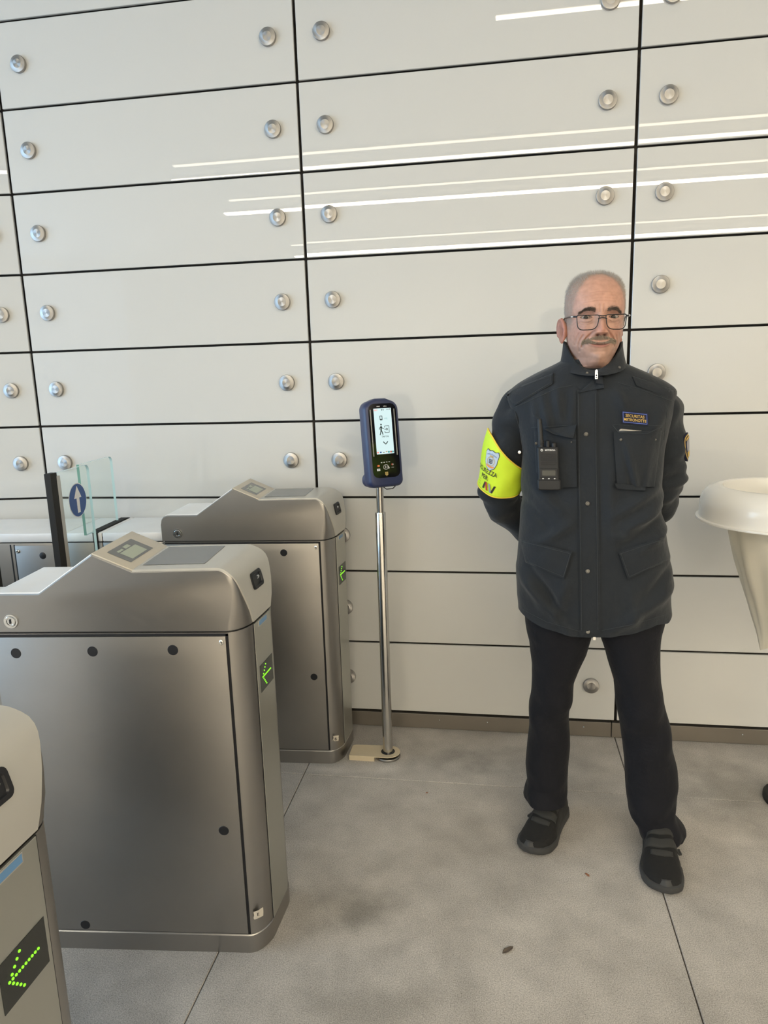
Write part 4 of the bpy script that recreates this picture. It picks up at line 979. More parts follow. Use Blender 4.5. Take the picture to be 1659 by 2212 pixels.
# ---- shoes
def shoe(hx, hy, tx, ty, wid, side):
    L = math.hypot(tx-hx, ty-hy); f = np.array([(tx-hx)/L, (ty-hy)/L, 0]); r = np.array([-f[1], f[0], 0])*(-1)  # r: to the right when looking along the toes
    O = np.array([hx, hy, 0])
    def W_(s, lat, z): return tuple(O+f*s*L+r*lat+np.array([0, 0, z]))
    S = np.linspace(0, 1, 26)
    def hw(s): return wid/2*float(np.interp(s, [0, .04, .12, .3, .5, .68, .82, .92, .97, 1.0], [.30, .52, .70, .76, .82, 1.0, .97, .78, .52, .20]))
    def top(s): return float(np.interp(s, [0, .05, .15, .32, .45, .58, .70, .82, .92, .97, 1.0], [.055, .085, .100, .110, .102, .086, .068, .056, .047, .040, .026]))
    def offc(s): return side*.006*math.sin(math.pi*min(1, max(0, (s-.35)/.65)))
    up = []
    for s in S:
        h = hw(s)*.97; t = top(s); ring = []
        for k in range(20):
            a = math.pi*k/19; ring.append(W_(s*.985+.006, offc(s)+h*math.copysign(abs(math.cos(a))**.62, math.cos(a)), .016+(t-.016)*math.sin(a)**.75))
        ring += [W_(s*.985+.006, offc(s)-h*.8, .014), W_(s*.985+.006, offc(s)+h*.8, .014)]
        up.append(ring)
    gu = G(); gu.loft(up); o = gu.build('shoe', MAT['shoe'], man, smooth=60)
    # sole with a toe bumper
    sg = []
    def outline(e, z):
        P = []
        for s in S: P.append(W_(s*(1+e*.25)-e*.1, offc(s)-hw(s)-e*.06, z+(.010*max(0, s-.82)/.18 if z < .01 else .004*max(0, s-.8)/.2)))
        for s in S[::-1]: P.append(W_(s*(1+e*.25)-e*.1, offc(s)+hw(s)+e*.06, z+(.010*max(0, s-.82)/.18 if z < .01 else .004*max(0, s-.8)/.2)))
        return P
    G().loft([outline(-.01, .0), outline(.035, .006), outline(.045, .016), outline(.035, .025), outline(-.03, .027)]).build('sole', MAT['sole'], o, smooth=50)
    g = G(); P = []
    for k in range(13):
        a = -.9+1.8*k/12; s0 = 1.0-.10*(abs(a)**2.0); row = []
        for j in range(6):
            z = .018+.026*(j/5)*(1-.35*abs(a)); row.append(W_(s0*.995+.014-.055*(j/5)**1.6, offc(.95)+hw(.90)*.80*a, z+.002))
        P.append(row)
    g.grid(P); t_ = g.build('toe_cap', MAT['sole'], o, smooth=60); t_.modifiers.new('rubber', 'SOLIDIFY').thickness = .002
    bv = BVHTree.FromPolygons([Vector(p) for p in gu.v], gu.f)
    def strap(s0, s1, reach, lift):
        g = G(); P = []
        for k in range(19):
            a = -1.0+2.0*k/18; ext = reach if side*a < 0 else 1.
            row = []
            for s in (s0, s0+.004, (s0+s1)/2, s1-.004, s1):
                sk = s-.05*abs(a)**1.5+.02*a*side; lat = offc(s)+hw(s)*a*(1.10 if side*a < 0 else .80)
                p = bv.ray_cast(Vector(W_(sk, lat*.97, .3)), Vector((0, 0, -1)))
                z = p[0].z if p[0] is not None else .040
                z = max(z, .046)
                row.append(W_(sk, lat, z+lift*(.2 if s in (s0, s1) else 1)))
            P.append(row)
        g.grid(P); q = g.build('strap', MAT['shoe_strap'], o, smooth=60); q.modifiers.new('webbing', 'SOLIDIFY').thickness = .0045
    strap(.44, .52, 1., .0055); strap(.565, .645, 1., .0055)
    # tongue below the straps
    g = G(); P = []
    for k in range(9):
        a = -.55+1.1*k/8; row = []
        for s in (.66, .665, .69, .715-.02*a*a*3, .72-.02*a*a*3):
            lat = offc(s)+hw(s)*a; p = bv.ray_cast(Vector(W_(s, lat, .3)), Vector((0, 0, -1))); z = p[0].z if p[0] is not None else .05
            row.append(W_(s, lat, z+(.004 if s not in (.66,) and row and len(row) < 4 else .001)))
        P.append(row)
    g.grid(P); q = g.build('tongue', MAT['shoe_strap'], o, smooth=60); q.modifiers.new('webbing', 'SOLIDIFY').thickness = .002
    return o
shoe(2.145, -.518, 2.020, -.772, .112, -1)
shoe(2.436, -.600, 2.407, -.905, .116, 1)

# ---- neon armband on his right upper arm
def arm_pt(q, s, off):          # q angle round the arm, s = frame position
    k = int(s); k = min(max(k, 0), len(fr_r)-2); t = s-k
    p, tt, a, b, r = fr_r[k]; p2, _, a2, b2, r2 = fr_r[k+1]
    P_ = p*(1-t)+p2*t; A_ = a*(1-t)+a2*t; B_ = b*(1-t)+b2*t; R_ = r*(1-t)+r2*t
    return P_+(R_+off)*(math.cos(q)*A_+math.sin(q)*B_)
# sense of q: find the angle facing the outside (-x) of the arm
k_mid = 50
_p, _t, _a, _b, _r = fr_r[k_mid]
q_out = math.atan2(-_b[0], -_a[0]); q_frn = math.atan2(-_b[1], -_a[1])
sgn = 1 if ((q_frn-q_out+math.pi) % (2*math.pi)-math.pi) > 0 else -1      # q grows from outside to front by sgn
def ang(deg): return q_out+sgn*math.radians(deg)    # 0 = outside, 90 = front, 180 = inner side
S_TOP, S_BOT = 33.0, 61.5
def arm_top(deg): # the upper edge rises to a point on the outside
    return S_TOP+ (S_BOT-S_TOP)*.60*(.5-.5*math.cos(math.radians(deg-8)))**.8
NB = 72; rowsA = []
for j in range(22):
    row = []
    for i in range(NB):
        deg = 360*i/NB; s0 = arm_top(deg); s1 = S_BOT+1.0*math.cos(math.radians(deg-70)); s = s0+(s1-s0)*j/21
        off = .0095+.0012*math.sin(6*math.radians(deg)+j*.3)+(.0025 if j in (0, 21) else 0)*0
        row.append(arm_pt(ang(deg), s, off))
    rowsA.append(row)
ga = G(); ga.loft(rowsA, False, False); arm = ga.build('armband', MAT['neon'], man, smooth=60)
arm.modifiers.new('fabric', 'SOLIDIFY').thickness = -.0012
for j, nm in ((0, 'binding'), (21, 'binding')):
    G().tube([tuple(p) for p in rowsA[j]] + [tuple(rowsA[j][0])], .0024, 8, False).build(nm, MAT['neon_edge'], arm, smooth=60)
bv_arm = BVHTree.FromPolygons([Vector(p) for p in ga.v], ga.f)
def on_arm(deg0, s0, off):
    # local x along the arm's girth (metres), y up the arm, slightly turned as the band sits
    Rm = .066; ds = np.linalg.norm(fr_r[int(s0)+1][0]-fr_r[int(s0)][0])
    def f(x, y):
        return tuple(arm_pt(ang(deg0+math.degrees(x/Rm)), s0-y/ds, .0095+off+.0020))
    return f
def arm_text(body, deg0, s0, h, mat, w=None, bold=.01):
    g = G(); f = on_arm(deg0, s0, .0012); flat_text(g, body, 1, lambda x, y: f(x, y-.10*x), height=h, width=w, bold=bold)
    return g.build('armband_word', MAT[mat], arm, smooth=0)
arm_text('SICUREZZA', 44, 50.5, .0130, 'ink', .074)
arm_text('PER', 42, 53.6, .0130, 'ink', .026)
g = G(); f = on_arm(52, 58.2, .0012)
def stro(g, pts, w):
    for (x0, y0), (x1, y1) in zip(pts[:-1], pts[1:]):
        g.add([f(x0-w/2, y0-.1*x0), f(x0+w/2, y0-.1*x0), f(x1+w/2, y1-.1*x1), f(x1-w/2, y1-.1*x1)], [(0, 1, 2, 3)])
for y in (.009, .0, -.009): stro(g, [(-.034, y), (-.027, y)], .010)
stro(g, [(-.012, -.012), (-.006, .012)], .006); stro(g, [(.018, -.012), (.026, .012)], .006); g.build('armband_logo', MAT['ink'], arm, smooth=0)
g = G(); stro(g, [(-.004, .012), (.003, -.012)], .006); g.build('armband_logo_stroke', MAT['red_print'], arm, smooth=0)
g = G(); stro(g, [(.007, .012), (.015, -.012)], .006); g.build('armband_logo_stroke', MAT['crest_grey'], arm, smooth=0)
# printed shield
def shield(sc, off, mat, name, par):
    f = on_arm(54, 45.2, off); P = [(-.0, .030), (.010, .027), (.019, .030), (.023, .021), (.021, .008), (.020, -.006), (.014, -.020), (.0, -.030), (-.014, -.020), (-.020, -.006), (-.021, .008), (-.023, .021), (-.019, .030), (-.010, .027)]
    g = G(); vs_ = [f(x*sc, y*sc) for x, y in P] + [f(0, 0)]; g.add(vs_, [(i, (i+1) % 14, 14) for i in range(14)]); return g.build(name, MAT[mat], par, smooth=0)
sh = shield(1.0, .0008, 'crest_dark', 'shield', arm); shield(.93, .0014, 'crest_blue', 'shield_field', sh)
f = on_arm(54, 45.4, .0019)
g = G()
for k in range(24): 
    a0, a1 = k*.2618, (k+1)*.2618; g.add([f(.0125*math.cos(a0), .0125*math.sin(a0)), f(.0125*math.cos(a1), .0125*math.sin(a1)), f(.0112*math.cos(a1), .0112*math.sin(a1)), f(.0112*math.cos(a0), .0112*math.sin(a0))], [(0, 1, 2, 3)])
for x in (-.005, -.0025, 0, .0025, .005): g.add([f(x-.0007, .012), f(x+.0007, .012), f(x+.0007, .017), f(x-.0007, .017)], [(0, 1, 2, 3)])
g.build('shield_ring', MAT['gold_thread'], sh, smooth=0)
g = G(); g.add([f(x, y) for x, y in ((-.006, .007), (.006, .007), (.006, -.004), (0, -.009), (-.006, -.004))], [(0, 1, 2, 3, 4)]); g.build('shield_emblem', MAT['crest_grey'], sh, smooth=0)
f2 = on_arm(54, 45.4, .0023)
g = G()
for k in range(3): g.add([f2(x, y) for x, y in ((-.005, .005-k*.0042), (.005, .005-k*.0042), (.005, .0030-k*.0042), (-.005, .0030-k*.0042))], [(0, 1, 2, 3)])
g.build('emblem_bars', MAT['crest_dark'], sh, smooth=0)
g = G(); g.add([f2(x, y) for x, y in ((-.013, -.009), (-.006, -.0125), (.006, -.0135), (.012, -.0115), (.012, -.0165), (.006, -.0185), (-.006, -.0175), (-.012, -.014))], list([(0, 1, 6, 7), (1, 2, 5, 6), (2, 3, 4, 5)])); g.build('shield_ribbon', MAT['orange_print'], sh, smooth=0)
g = G(); flat_text(g, 'Istituto Sicurezza', 1, lambda x, y: f2(x, .0205+y-18*x*x), width=.032, height=.0042); g.build('shield_word', MAT['blue_print'], sh, smooth=0)
snap(1122, 977, man, None, .005, 'zip', 'armband_snap', .006)
# ---- body: head and neck sculpted over a height/girth grid, trunk, limbs and hands under the clothes
HO = np.array([2.1945, -.662, 1.622]); HY = math.radians(3.6); HR = math.radians(.6); HP = math.radians(1.0)
Mh = np.array((Matrix.Rotation(HY, 3, 'Z') @ Matrix.Rotation(HR, 3, 'Y') @ Matrix.Rotation(HP, 3, 'X')).to_3x3())
def HW_(p): return Mh @ np.array(p) + HO
HZ = [-.30, -.20, -.165, -.145, -.134, -.126, -.118, -.105, -.092, -.080, -.065, -.048, -.030, -.010, .008, .025, .045, .065, .082, .096, .107, .115, .1195, .1215]
HF = [.005, -.005, -.014, -.024, -.046, -.070, -.0830, -.0885, -.0900, -.0905, -.0915, -.0920, -.0915, -.0905, -.0900, -.0925, -.0915, -.0860, -.0760, -.0630, -.0470, -.0300, -.0150, .0]
HB = [.110, .092, .080, .074, .070, .067, .065, .064, .064, .066, .072, .080, .090, .098, .102, .105, .106, .102, .094, .083, .068, .050, .034, .015]
HWd = [.075, .062, .058, .0575, .0575, .0565, .0545, .0570, .0615, .0655, .0700, .0735, .0755, .0770, .0785, .0800, .0800, .0780, .0730, .0650, .0540, .0400, .0250, .005]
hzf = np.linspace(-.30, .1215, 500)
def hs(tab):
    a = np.interp(hzf, HZ, tab); k = np.exp(-np.linspace(-2, 2, 11)**2); k /= k.sum(); b = np.convolve(np.pad(a, 5, mode='edge'), k, 'valid')
    b[-12:] = a[-12:]; return b
HFs, HBs, HWs = hs(HF), hs(HB), hs(HWd)
def gz(x, z, cx, cz, sx, sz, p=2.): return math.exp(-(abs((x-cx)/sx)**p+abs((z-cz)/sz)**p))
def segd(x, z, pts):
    best = 9.
    for (x0, z0), (x1, z1) in zip(pts[:-1], pts[1:]):
        dx, dz = x1-x0, z1-z0; t = min(1, max(0, ((x-x0)*dx+(z-z0)*dz)/(dx*dx+dz*dz))); best = min(best, math.hypot(x-x0-t*dx, z-z0-t*dz))
    return best
def groove(x, z, pts, w, a): 
    d = segd(x, z, pts)/w
    return a*math.exp(-d*d) if d < 3 else 0.
EX, EZ, EW = .0365, .0010, .0150
def eye_open(x, z):
    u = (abs(x)-EX)/EW
    if abs(u) >= 1: return -1.
    zt = EZ+.0045*(1-u*u); zb = EZ-.0038*(1-u*u)
    return min(zt-z, z-zb)
def mouth_z(x): return -.0705+.0075*(abs(x)/.030)**2
CREASES = [([(.0175, -.034), (.0245, -.042), (.0345, -.053), (.0410, -.064), (.0430, -.076)], .0028, .0062), ([(.0440, -.047), (.0495, -.060), (.0510, -.074), (.0475, -.088)], .0024, .0036), ([(.0530, -.040), (.0580, -.054), (.0590, -.070)], .0020, .0022),
    ([(.0215, -.0080), (.029, -.0125), (.040, -.0130), (.050, -.0090)], .0015, .0028), ([(.0230, -.0130), (.034, -.0185), (.046, -.0180), (.055, -.0120)], .0015, .0022), ([(.028, -.0205), (.040, -.0245), (.054, -.0200)], .0014, .0014),
    ([(.0525, .001), (.061, .006), (.068, .009)], .0013, .0018), ([(.0530, -.003), (.063, -.003), (.070, -.004)], .0013, .0020), ([(.0530, -.007), (.062, -.012), (.068, -.018)], .0013, .0020), ([(.0520, -.011), (.060, -.019), (.065, -.028)], .0013, .0018),
    ([(.0045, .014), (.0058, .034)], .0015, .0020), ([(.024, .0085), (.036, .0115), (.050, .0085)], .0014, .0022)]
def face_disp(x, z):
    """forward (+) displacement of the face"""
    ax = abs(x); d = 0.
    # nose: ridge, tip, wings
    if -.056 < z < .022:
        hgt = float(np.interp(z, [-.056, -.0500, -.0455, -.0400, -.0330, -.0250, -.0120, .0, .010, .022], [0, .001, .0125, .0262, .0300, .0258, .0168, .0095, .0055, 0]))
        wid = float(np.interp(z, [-.05, -.040, -.032, -.02, 0, .02], [.0165, .0155, .0140, .0118, .0090, .011]))
        d += hgt*math.exp(-(ax/wid)**2.3)
        d += .0118*gz(ax, z, .0165, -.0390, .0070, .0080) - .0065*gz(ax, z, .0088, -.0462, .0042, .0026)
    d += .0050*gz(ax, z, .030, .0225, .024, .0085) + .0030*gz(ax, z, 0, .024, .012, .010)
    d -= .0100*gz(ax, z, .0350, .0040, .0200, .0125) + .0040*gz(ax, z, .019, .002, .008, .010)
    d += .0070*gz(ax, z, EX, .0, .0165, .0105, 2.4)                                   # lids over the eyeball
    d += .0060*gz(ax, z, .045, -.034, .020, .017) + .0035*gz(ax, z, .036, -.020, .014, .008)
    d -= .0030*gz(ax, z, .055, -.070, .016, .020)
    d += .0035*gz(ax, z, 0, -.060, .030, .012) - .0012*gz(ax, z, 0, -.056, .0035, .009)
    d += .0055*gz(ax, z, 0, -.104, .020, .012) - .0035*gz(ax, z, 0, -.0905, .020, .005)
    # smile lines, crow's feet, bags, forehead lines
    for pts, w_, a_ in CREASES: d -= groove(ax, z, pts, w_, a_)
    for zz, w_ in ((.040, .042), (.0485, .046), (.057, .044), (.066, .036)):
        if ax < w_+.01: d -= .0016*math.exp(-((z-zz-.002*math.cos(ax*70))/.0014)**2)*max(0, 1-(ax/(w_+.01))**4)
    # mouth
    mz = mouth_z(x)
    if ax < .034:
        f_ = max(0, 1-(ax/.033)**4)
        d += .0040*f_*math.exp(-((z-mz-.0055)/.0040)**2)+.0034*f_*math.exp(-((z-mz+.0058)/.0036)**2)-.0062*f_*math.exp(-((z-mz)/.0020)**2)
    d -= .0035*gz(ax, z, .0345, mouth_z(.0335), .004, .004)
    return d
NCH = 232; hz_rows = list(np.linspace(-.30, -.14, 14)[:-1]) + list(np.arange(-.140, .074, .00125)) + list(np.arange(.0745, .104, .0026)) + [.104, .107, .110, .1125, .115, .117, .1185, .1197, .1205, .1212]
gh = G(); hrows = []; hcol = []
SK = np.array([.545, .312, .236])
def mixc(a, b, t): return a*(1-t)+b*t
def hair_mask(x, y, z):
    """1 where the scalp carries hair: receded on the forehead, close-cropped on top and sides"""
    e = (x/.0660)**2+((z-.010)/.1000)**2 if z > .01 else (x/.0655)**2
    front = y < .0
    m = 0.
    if y < .02 and e > 1. and z > -.040 and y > -.085: m = min(1, (e-1)*5)*min(1, (z+.040)/.03)
    if y >= -.012 and z > -.040: m = max(m, min(1, (y+.012)/.02)*min(1, (z+.040)/.03))
    if y > .020 and z > -.085+.25*max(0, .06-y): m = 1.
    if z > .1150: m = max(m, min(1, (z-.1150)/.002))
    return m
for z in hz_rows:
    f, b, w = [float(np.interp(z, hzf, t)) for t in (HFs, HBs, HWs)]
    yc = .012 if z > -.13 else float(np.interp(z, [-.30, -.165, -.13], [.055, .030, .012]))
    row = []; crow = []
    for i in range(NCH):
        s = -1+2*i/NCH; th = math.pi*(.50*s+.50*s**3); c, sn = math.cos(th), math.sin(th)
        n = (2.25 if c > 0 else 2.1) if z > -.075 else float(np.interp(z, [-.135, -.126, -.105, -.075], [2.1, 1.50, 1.60, 2.25] if c > 0 else [2.1]*4))
        x = w*math.copysign(abs(sn)**(2/n), sn); y = yc-((yc-f) if c > 0 else (b-yc))*math.copysign(abs(c)**(2/n), c)
        k = min(1, max(0, (c-.05)/.35)); k = k*k*(3-2*k)
        if k > 0 and z > -.135:
            d = face_disp(x, z)*k; y -= d
            eo = eye_open(x, z)
            if eo > 0: y += .010*min(1, eo/.0009)
            elif eo > -1 and eo > -.004: y -= .0012*math.exp(-((eo+.0012)/.0013)**2)
        row.append(HW_((x, y, z)))
        # skin tones and stubble, with shade painted into creases, nostrils, mouth and jaw
        cc = SK.copy(); ax = abs(x)
        if c > 0:
            cc = mixc(cc, np.array([.50, .215, .155]), .55*k*(gz(ax, z, 0, -.033, .017, .018)+.8*gz(ax, z, .046, -.034, .022, .020)))
            cc = mixc(cc, np.array([.47, .225, .15]), .30*k*gz(ax, z, 0, .060, .06, .035))
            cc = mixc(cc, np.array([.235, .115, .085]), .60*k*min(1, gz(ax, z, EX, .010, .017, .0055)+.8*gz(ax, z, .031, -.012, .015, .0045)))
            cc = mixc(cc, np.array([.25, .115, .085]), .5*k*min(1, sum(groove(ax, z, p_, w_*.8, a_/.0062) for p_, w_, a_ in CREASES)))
            mz = mouth_z(x)
            if ax < .031: cc = mixc(cc, np.array([.44, .15, .125]), .85*min(1, math.exp(-((z-mz+.0050)/.0034)**4)*max(0, 1-(ax/.027)**4)+.5*math.exp(-((z-mz-.0035)/.0024)**4))); cc = mixc(cc, np.array([.03, .012, .010]), .95*math.exp(-((z-mz)/(.0014+.0012*gz(ax, 0, .027, 0, .005, 1)))**2)*max(0, 1-(ax/.031)**6))
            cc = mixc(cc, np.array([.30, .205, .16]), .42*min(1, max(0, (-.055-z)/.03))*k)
            cc = mixc(cc, np.array([.10, .04, .03]), min(1, 1.25*k*gz(ax, z, .0088, -.0464, .0044, .0026)))
            eo = eye_open(x, z)
            if eo > -1 and -.0012 < eo < .0004: cc = mixc(cc, np.array([.10, .05, .04]), .75)
        m = hair_mask(x, y, z)
        if m > 0: cc = mixc(cc, np.array([.30, .235, .195]), .62*m)
        crow.append(cc)
    hrows.append(row); hcol.append(crow)
gh.loft(hrows, True, True)
colors = [c for r in hcol for c in r]
# ears
def ear(sd):
    P = []; nr, na = 9, 36; cs = []
    for j in range(nr+1):
        r = j/nr; row = []; crow = []
        for i in range(na):
            a = 2*math.pi*i/na; ca, sa = math.cos(a), math.sin(a)
            oy = .0185*(1+.10*sa-.16*max(0, -sa))*ca+.003*sa; oz = .0330*sa*(1.0+.06*max(0, sa)) - .003*max(0, -sa)
            hel = .0065*math.exp(-((r-.88)/.10)**2)*(1 if sa > -.55 else .35)*(1 if ca > -.6 or sa > .3 else .4)
            anti = .0045*math.exp(-((r-.55)/.12)**2)*max(0, .35+ca*.8)
            conc = -.0090*math.exp(-(r/.42)**2)
            lobe = .002*max(0, -sa-.5)
            dpt = hel+anti+conc+lobe-.002*(r > .97)
            y = .010+oy*r*.95; z = -.030+oz*r+.0
            flare = .008+(.33 if sd < 0 else .12)*(y+.010)                       # the ear stands off the head towards the back
            row.append(HW_((sd*((.0740 if sd < 0 else .0655)+flare+dpt), y, z)))
            c_ = mixc(np.array([.46, .225, .16]), np.array([.22, .075, .055]), math.exp(-(r/.45)**2)*.7); crow.append(mixc(c_, np.array([.52, .20, .15]), .4*(r > .8)))  # ear hollow darkened, its shade put into the colour
        P.append(row); cs.append(crow)
    back = []; 
    for k, (sh, sc) in enumerate(((.004, .98), (.012, .70), (.018, .45))):
        row = []
        for i in range(na):
            p = np.array(P[-1][i]); cen = np.mean(P[-1], 0); inn = HW_((sd*.066, .004, -.030)); row.append(tuple((p*sc+cen*(1-sc))*(1-.33*k)+inn*.33*k-Mh@np.array([sd*sh*.5, 0, 0])))
        back.append(row); cs.append([np.array([.48, .24, .17])]*na)
    gh.loft(P+back, True, True); return [c for r in cs for c in r]
colors += ear(-1); colors += ear(1)
# trunk, limbs and hands: tapered chains fused into one skin by remeshing
gb = G()
gb.tube([(2.20, -.635, .86), (2.20, -.640, 1.00), (2.20, -.640, 1.15), (2.198, -.632, 1.30), (2.195, -.625, 1.42), (2.193, -.630, 1.50)], [.088, .100, .100, .105, .070, .050], 20)
gb.tube([(2.10, -.625, 1.39), (2.30, -.625, 1.39)], [.055, .055], 16)
def limb(P, R_): gb.tube(catmull(P, 6), list(np.interp(np.linspace(0, 1, (len(P)-1)*6+1), np.linspace(0, 1, len(R_)), R_)), 14)
wr_r, wr_l = np.array([2.125, -.430, .912]), np.array([2.240, -.430, .918])
limb([(2.05, -.628, 1.385), (1.974, -.622, 1.325), (1.940, -.590, 1.170), (1.934, -.560, 1.105), (2.020, -.470, .985), tuple(wr_r)], [.046, .045, .040, .036, .031, .026])
limb([(2.33, -.628, 1.385), (2.394, -.622, 1.325), (2.413, -.590, 1.170), (2.413, -.560, 1.105), (2.345, -.470, .985), tuple(wr_l)], [.046, .045, .040, .036, .031, .026])
limb([(2.12, -.625, .88), (2.115, -.612, .60), (2.096, -.603, .42), (2.095, -.592, .21), (2.110, -.590, .09)], [.080, .068, .046, .036, .030])
limb([(2.30, -.632, .88), (2.335, -.640, .60), (2.370, -.648, .42), (2.405, -.655, .21), (2.425, -.672, .08)], [.080, .068, .046, .036, .030])
gb.tube([(2.112, -.590, .085), (2.095, -.630, .050), (2.055, -.710, .040)], [.032, .030, .022], 12); gb.tube([(2.428, -.670, .085), (2.422, -.730, .050), (2.412, -.830, .040)], [.032, .030, .022], 12)
def hand(w, toward, drop, y0):
    """palm and five fingers; 'toward' is +1 or -1 along x"""
    w = np.array(w); dx = np.array([toward, 0, 0]); dn = np.array([0, 0, -1.]); ou = np.array([0, 1., 0])
    palm = w+dx*.045+dn*drop+ou*y0
    for k in range(4):
        sp = -.026+.0175*k
        gb.tube([w+dn*(drop*.3)+np.array([0, 0, sp*.5]), palm+np.array([0, 0, sp])], [.019, .0125], 10)
        L = (.066, .076, .072, .056)[3-k]
        b0 = palm+np.array([0, 0, sp]); b1 = b0+dx*L*.42+ou*.006; b2 = b1+dx*L*.30-ou*.010+dn*.004; b3 = b2+dx*L*.18-ou*.016+dn*.004
        gb.tube([b0, b1, b2, b3], [.0108, .0098, .0090, .0078], 10)
    t0 = w+dx*.018+np.array([0, 0, .016])+ou*y0*.4; t1 = t0+dx*.018+np.array([0, 0, .028])+ou*.004; t2 = t1+dx*.026+np.array([0, 0, .010])
    gb.tube([t0, t1, t2], [.0135, .0108, .0088], 10)
hand(wr_r, 1, .012, .006); hand(wr_l, -1, .020, .036)
tmp = gb.build('tmp_core', MAT['teeth'], None, smooth=0)
rm_ = tmp.modifiers.new('r', 'REMESH'); rm_.mode = 'VOXEL'; rm_.voxel_size = .0045
sm_ = tmp.modifiers.new('s', 'SMOOTH'); sm_.factor = .5; sm_.iterations = 4
dg = bpy.context.evaluated_depsgraph_get(); dg.update()
me_ = bpy.data.meshes.new_from_object(tmp.evaluated_get(dg))
nv0 = len(gh.v); gh.add([tuple(v.co) for v in me_.vertices], [tuple(p.vertices) for p in me_.polygons])
colors += [SK*np.array([1, .93, .9])]*(len(gh.v)-nv0)
bpy.data.objects.remove(tmp); bpy.data.meshes.remove(me_)
MS = NT('skin'); MS.set(Roughness=.48); MS.b.inputs['Specular IOR Level'].default_value = .38
at = MS.n('ShaderNodeAttribute', attribute_name='tone'); tcs = MS.n('ShaderNodeTexCoord')
nzs = MS.n('ShaderNodeTexNoise', Scale=70.0, Detail=4.0); MS.l(tcs.outputs['Object'], nzs.inputs['Vector'])
mrs = MS.n('ShaderNodeMapRange'); mrs.inputs['From Min'].default_value = .3; mrs.inputs['From Max'].default_value = .7; mrs.inputs['To Min'].default_value = .88; mrs.inputs['To Max'].default_value = 1.10; MS.l(nzs.outputs['Fac'], mrs.inputs[0])
mxs = MS.n('ShaderNodeMix', data_type='RGBA', blend_type='MULTIPLY'); mxs.inputs[0].default_value = 1.; MS.l(at.outputs['Color'], mxs.inputs[6]); MS.l(mrs.outputs[0], mxs.inputs[7]); MS.l(mxs.outputs[2], MS.b.inputs['Base Color'])
MS.b.inputs['Subsurface Weight'].default_value = .05; MS.b.inputs['Subsurface Radius'].default_value = (.012, .005, .003); MS.b.inputs['Subsurface Scale'].default_value = .25
nbs = MS.n('ShaderNodeTexNoise', Scale=420.0, Detail=2.0); MS.l(tcs.outputs['Object'], nbs.inputs['Vector']); bps = MS.n('ShaderNodeBump', Strength=.18, Distance=.0010); MS.l(nbs.outputs['Fac'], bps.inputs['Height']); MS.l(bps.outputs['Normal'], MS.b.inputs['Normal'])
me = bpy.data.meshes.new('body'); me.from_pydata(gh.v, [], gh.f); me.materials.append(MS.m)
bmn = bmesh.new(); bmn.from_mesh(me); bmesh.ops.recalc_face_normals(bmn, faces=bmn.faces); bmn.to_mesh(me); bmn.free()
ca_ = me.color_attributes.new('tone', 'FLOAT_COLOR', 'POINT'); ca_.data.foreach_set('color', np.c_[np.array(colors), np.ones(len(colors))].astype(np.float32).ravel())
me.polygons.foreach_set('use_smooth', [True]*len(me.polygons)); me.update()
body = link('body', me, man)

# ---- eyes, teeth
for sd in (-1, 1):
    c = HW_((sd*EX+.0004, -.0650, EZ-.0006)); e = G().sphere(c, .0126, 24, 18).build('eye', MAT['eye_white'], man, smooth=80)
    look = np.array(CAM)-c; look /= np.linalg.norm(look); a = np.cross(look, [0, 0, 1.]); a /= np.linalg.norm(a); b = np.cross(a, look); g = G()
    g.loft([[c+look*math.sqrt(.0128**2-r*r)+r*(math.cos(k*.314)*a+math.sin(k*.314)*b) for k in range(20)] for r in (.0060, .004, .002, .0003)], False, True)
    g.build('iris', MAT['iris'], e, smooth=80)
P = []
for k in range(15):
    x = -.022+.044*k/14; mz = mouth_z(x); yy = -.0872+1.9*x*x+.0007*abs(math.sin(k*math.pi/2))
    P.append([HW_((x, yy, mz+.0040)), HW_((x, yy-.0006, mz+.0008)), HW_((x, yy, mz-.0012))])
G().grid(P).build('teeth', MAT['teeth'], man, smooth=60)

# ---- hair, brows, moustache as short strands
def strands(name, mat, n, sampler, w, parent, label=None):
    g = G()
    for _ in range(n):
        p, d, L = sampler()
        d = d/np.linalg.norm(d); sdv = np.cross(d, [rng.uniform(-1, 1), rng.uniform(-1, 1), rng.uniform(-1, 1)]); sdv /= np.linalg.norm(sdv)+1e-9
        m = p+d*L*.55+np.array([0, 0, -.0003]); t = p+d*L
        g.add([p-sdv*w/2, p+sdv*w/2, m+sdv*w*.4, m-sdv*w*.4, t], [(0, 1, 2, 3), (3, 2, 4)])
    o = g.build(name, MAT[mat], parent, smooth=0); o['kind'] = 'stuff'
    return o
locH = [np.array(r) for r in hrows]
pool = []
Mi = np.linalg.inv(Mh)
for j in range(len(hrows)-1):
    for i in range(NCH):
        lp = Mi @ (np.array(hrows[j][i])-HO); m = hair_mask(*lp)
        if m > .15 and lp[2] > -.10:
            p = np.array(hrows[j][i]); ex = np.array(hrows[j][(i+1) % NCH])-p; ez = np.array(hrows[j+1][i])-p; nn = np.cross(ex, ez); ar = np.linalg.norm(nn)
            if ar > 1e-9: pool.append((p, ex, ez, nn/ar, ar*m, lp))
cum = np.cumsum([q[4] for q in pool]); cum /= cum[-1]
